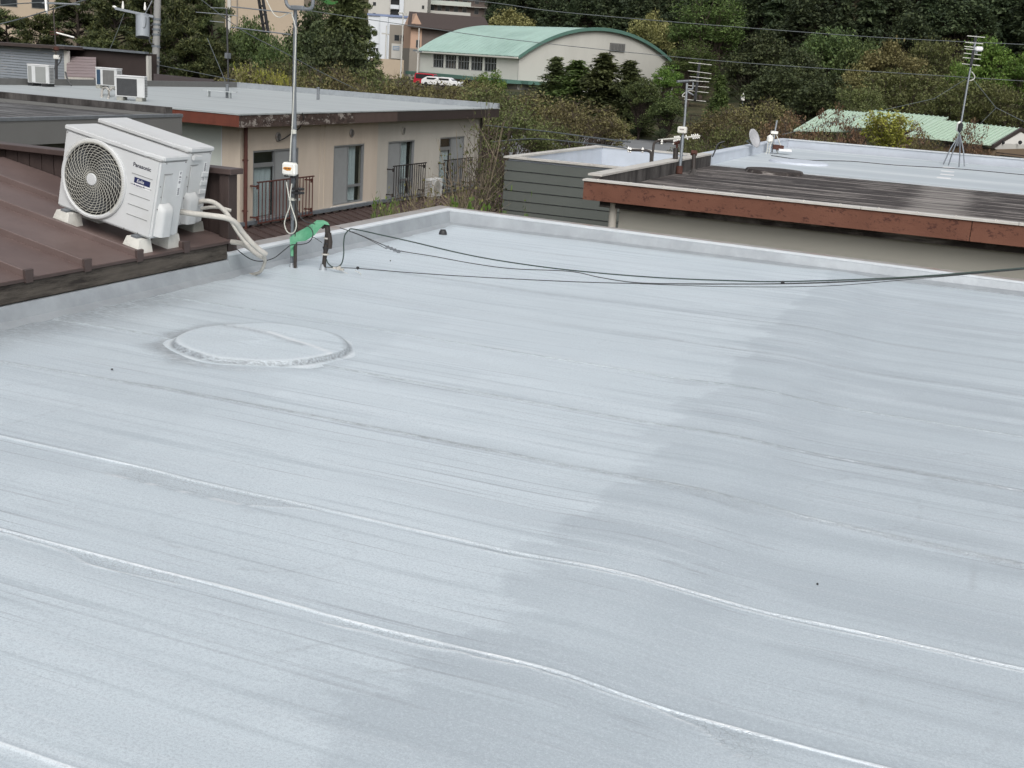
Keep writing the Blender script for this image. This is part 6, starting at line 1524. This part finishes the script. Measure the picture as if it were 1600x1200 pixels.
for lb, key, px, yt, D, w in (('brownish conifer at the left corner of the gymnasium end wall', 'cypress', 870, 90, 150, 100), ('yellowish green conifer second along the gymnasium end wall', 'cypress2', 903, 95, 146, 130),
        ('tallest pointed dark conifer in front of the gymnasium', 'cypress', 946, 84, 142, 140), ('pointed dark conifer right of the tallest one', 'cypress', 985, 96, 140, 120)):
    plant(key, 'conifer_tree', 'tree', lb, px, yt, D, w)
plant('camphor', 'broadleaf_tree', 'tree', 'rounded green tree at the right end of the gymnasium conifers', 1006, 119, 134, 68)
plant('camphor', 'broadleaf_tree', 'tree', 'low green tree left of the booster mast top', 1046, 150, 132, 70)
plant('maple', 'broadleaf_tree', 'tree', 'bright green tree covering the right foot of the gymnasium arch', 1046, 96, 160, 56)
plant('cypress2', 'conifer_tree', 'tree', 'mid green conifer behind the booster mast aerial rods', 1128, 118, 128, 66)
plant('castan', 'broadleaf_tree', 'tree', 'pale yellowish tree behind the gymnasium roof end', 1022, 16, 236, 84)
plant('castan', 'broadleaf_tree', 'tree', 'olive yellow tree on the hill foot above the left of the green roof', 800, 12, 262, 110)
plant('zelkova', 'broadleaf_tree', 'tree', 'tall feathery spring green tree right of the gymnasium', 1112, -22, 196, 140)
plant('zelkova', 'broadleaf_tree', 'tree', 'smaller feathery green tree in front of the tall feathery one', 1085, 60, 180, 90)
EV = 'evergreens at the foot of the hill'
for lb, key, px, yt, D, w in (('dark evergreen right of the feathery tree', 'darkoak', 1190, 40, 158, 110), ('dark evergreen above the satellite dish', 'darkoak', 1215, 92, 140, 110), ('mid green rounded evergreen under the upper overhead wire', 'camphor', 1300, 38, 160, 110),
        ('mid green evergreen beside the yellowish crown', 'camphor', 1350, 55, 156, 90), ('yellow topped evergreen in the middle of the right slope', 'castan', 1398, 60, 148, 120), ('lower yellow topped evergreen by the lower wire', 'castan', 1345, 96, 140, 80), ('olive crowned tree left of the leaning aerial', 'oliveoak', 1470, 52, 160, 120),
        ('bright green maple like tree behind the leaning aerial', 'maple', 1555, 46, 142, 110), ('bright green tree at the right edge', 'maple', 1606, 66, 136, 100), ('small vivid green tree left of the aerial rods', 'maple', 1498, 88, 138, 50), ('dark evergreen between the wires', 'darkoak', 1260, 70, 150, 100),
        ('dark tree behind the left end of the pale green roof', 'darkoak', 1290, 112, 128, 110), ('wide olive brown tree above the pale green roof', 'oliveoak', 1420, 100, 118, 190), ('olive brown tree behind the ridge of the pale green roof', 'oliveoak', 1520, 112, 110, 170), ('olive brown tree at the right edge above the white gable', 'oliveoak', 1590, 128, 106, 130), ('olive brown tree left of the wide one', 'oliveoak', 1350, 128, 112, 110)):
    plant(key, 'broadleaf_tree', 'tree', lb, px, yt, D, w, EV)
for lb, key, px, yt, D, w in (('bronze cherry tree right of the booster mast', 'cherry', 1130, 160, 76, 130), ('bronze cherry tree behind the satellite dish', 'cherry', 1195, 148, 84, 140), ('olive cherry tree above the satellite dish parapet', 'cherry2', 1150, 188, 62, 110), ('reddish cherry tree left of the pale green roof', 'redcherry', 1235, 168, 70, 110),
        ('reddish cherry tree with visible trunk in front of the pale green roof', 'redcherry', 1312, 156, 58, 100), ('reddish cherry tree low in front of the green roof ridge', 'redcherry', 1432, 186, 60, 90), ('low bronze cherry tree left of the tripod', 'cherry', 1455, 204, 56, 110), ('bronze cherry tree at the tripod mast', 'redcherry', 1522, 180, 58, 80), ('low bronze cherry tree left of the lime shrub', 'cherry', 1280, 200, 56, 110), ('low olive tree at the end of the far parapet', 'cherry2', 1085, 205, 60, 90)):
    plant(key, 'cherry_tree', 'tree', lb, px, yt, D, w, 'cherry trees behind the right roof')
plant('limebush', 'lime_shrub', 'shrub', 'lime yellow shrub with upright stems behind the right roof parapet', 1393, 172, 52, 112, zbase=at(1395, 262, D=52).z)
for i, (px, yt, D, w) in enumerate(((384, 100, 64, 52), (417, 106, 64, 40), (440, 110, 63, 42))):
    plant('limebush', 'lime_shrub', 'shrub', ('yellow green upright shrub, left of three above the beige block parapet', 'yellow green upright shrub, middle of three above the beige block parapet', 'yellow green upright shrub nearest the tall pole above the beige block parapet')[i], px, yt, D, w, 'upright shrubs above the beige block parapet', zbase=-3.0)
plant('bush', 'bush', 'shrub', 'dark clipped round bush by the road beyond the hollow roof', 1034, 198, 130, 26)
plant('bush', 'bush', 'shrub', 'dark bush left of the clipped round one by the road', 992, 192, 136, 22)
# shrubs right behind the silver roof corner
plant('slimtree', 'slim_tree', 'tree', 'thin sparse tree with pale branches in front of the last railed window', 742, 184, 22.5, 120, zbase=-3.3)
plant('slimtree2', 'slim_tree', 'tree', 'thin sprouting tree left of the dark sided block', 772, 150, 24, 110, zbase=-3.5)
plant('slimtree2', 'slim_tree', 'tree', 'second thin sprouting tree hugging the dark sided block', 752, 205, 22, 80, zbase=-3.6)
plant('barebush', 'bare_bush', 'shrub', 'bare branched bush behind the corner of the silver roof', 690, 268, 18.5, 170, zbase=-2.4)
plant('barebush', 'bare_bush', 'shrub', 'bare branched bush left of the roof corner under the railed window', 630, 292, 19, 110, zbase=-2.6)
plant('leafybush', 'leafy_bush', 'shrub', 'small leafy bush in front of the canopy roof', 606, 302, 19.5, 60, zbase=-2.2)
plant('leafybush', 'leafy_bush', 'shrub', 'low leafy bush right of the roof corner', 735, 300, 18, 90, zbase=-2.4)
plant('sprig', 'green_sprig', 'shrub', 'bright green sprig in front of the dark siding', 788, 300, 17, 26, zbase=-1.9)
plant('sprig', 'green_sprig', 'shrub', 'sparse green sprig further right in front of the dark siding', 828, 308, 17, 24, zbase=-1.8)
# fences and small things by the road
fp = [at(1000 + 40 * k, 176 + 1.4 * k, D=150) for k in range(6)]
fn = thing('fence', 'dark rail fence under the trees beyond the road', 'fence', fp[0])
for k in range(6):
    g = gz(fp[k].x, fp[k].y); MB().tube([(fp[k].x, fp[k].y, g), (fp[k].x, fp[k].y, g + 2.2)], .06, 6).build('post', M['bark_dark'], fn)
MB().tube([(p.x, p.y, gz(p.x, p.y) + 2.1) for p in fp], .05, 5).build('rail', M['bark_dark'], fn); MB().tube([(p.x, p.y, gz(p.x, p.y) + 1.1) for p in fp], .05, 5).build('rail', M['bark_dark'], fn)
lp = at(1161, 152, D=150)
sl_ = thing('street_lamp', 'white capped street lamp above the cherry trees', 'street lamp', (lp.x, lp.y, gz(lp.x, lp.y)))
MB().tube([(lp.x, lp.y, gz(lp.x, lp.y)), (lp.x, lp.y, lp.z - .4)], .09, 8).build('post', M['steel_dark'], sl_)
MB().lathe([(.001, -.55), (.22, -.45), (.30, .1), (.12, .45), (.001, .6)], lp, n=12).build('lamp_shade', M['porcelain'], sl_, smooth=True)
# the forest on the hill
cnt = 0; rng = np.random.default_rng(5); hold = []
def hill_row():
    global cnt
    for row in range(26):
        for px in np.arange(560, 1700, 22):
            az_px = px + rng.uniform(-9, 9)
            # distance where the slope is
            D = 178 + row * 7.0 + rng.uniform(-3, 3)
            p = at(az_px, 60, D=D); d_az = math.degrees(math.atan2(p.x, p.y)) - AZ0; d = math.hypot(p.x, p.y)
            g = gz(p.x, p.y); d0_ = float(np.interp(d_az, [-12, -3.2, -1.4, 0, 7.5, 9.5, 13, 60], [430, 420, 300, 268, 262, 215, 185, 185]))
            if d < d0_ + 3: continue
            # does it show under the top edge of the frame and above its neighbours?
            v = RM.T @ np.array([p.x, p.y, g + 2 - CAM_H]); yb = CY + F_PX * v[1] / v[2]
            if yb < -40: continue
            hold.append((d, p.x, p.y, g))
hill_row(); rng.shuffle(hold)
keep = []
for q in sorted(hold):
    if all((q[1] - k[1]) ** 2 + (q[2] - k[2]) ** 2 > 5.2 ** 2 for k in keep): keep.append(q)
print('hill trees', len(keep))
keep = keep[:285]
for d, x, y, g in keep:
    key = ('cedar', 'cedar2', 'hilloak', 'hilloak', 'cedar')[int(rng.integers(5))]; tm, cm, H, W = PROTO[key]
    r = thing('hill_tree', 'narrow dark cedar in the forest covering the hill' if key.startswith('cedar') else 'rounded dark evergreen in the forest covering the hill', 'tree', (x, y, g - .5), (0, 0, rng.uniform(0, 6.28)), 'cedars of the hill forest' if key.startswith('cedar') else 'rounded evergreens of the hill forest')
    s = rng.uniform(.75, 1.1); r.scale = (s * rng.uniform(.9, 1.2), s * rng.uniform(.9, 1.2), s)
    link('trunk', tm, r); link('crown', cm, r)
for o in [o for o in bpy.data.objects if o.type == 'MESH' and o.users_collection == ()]: pass
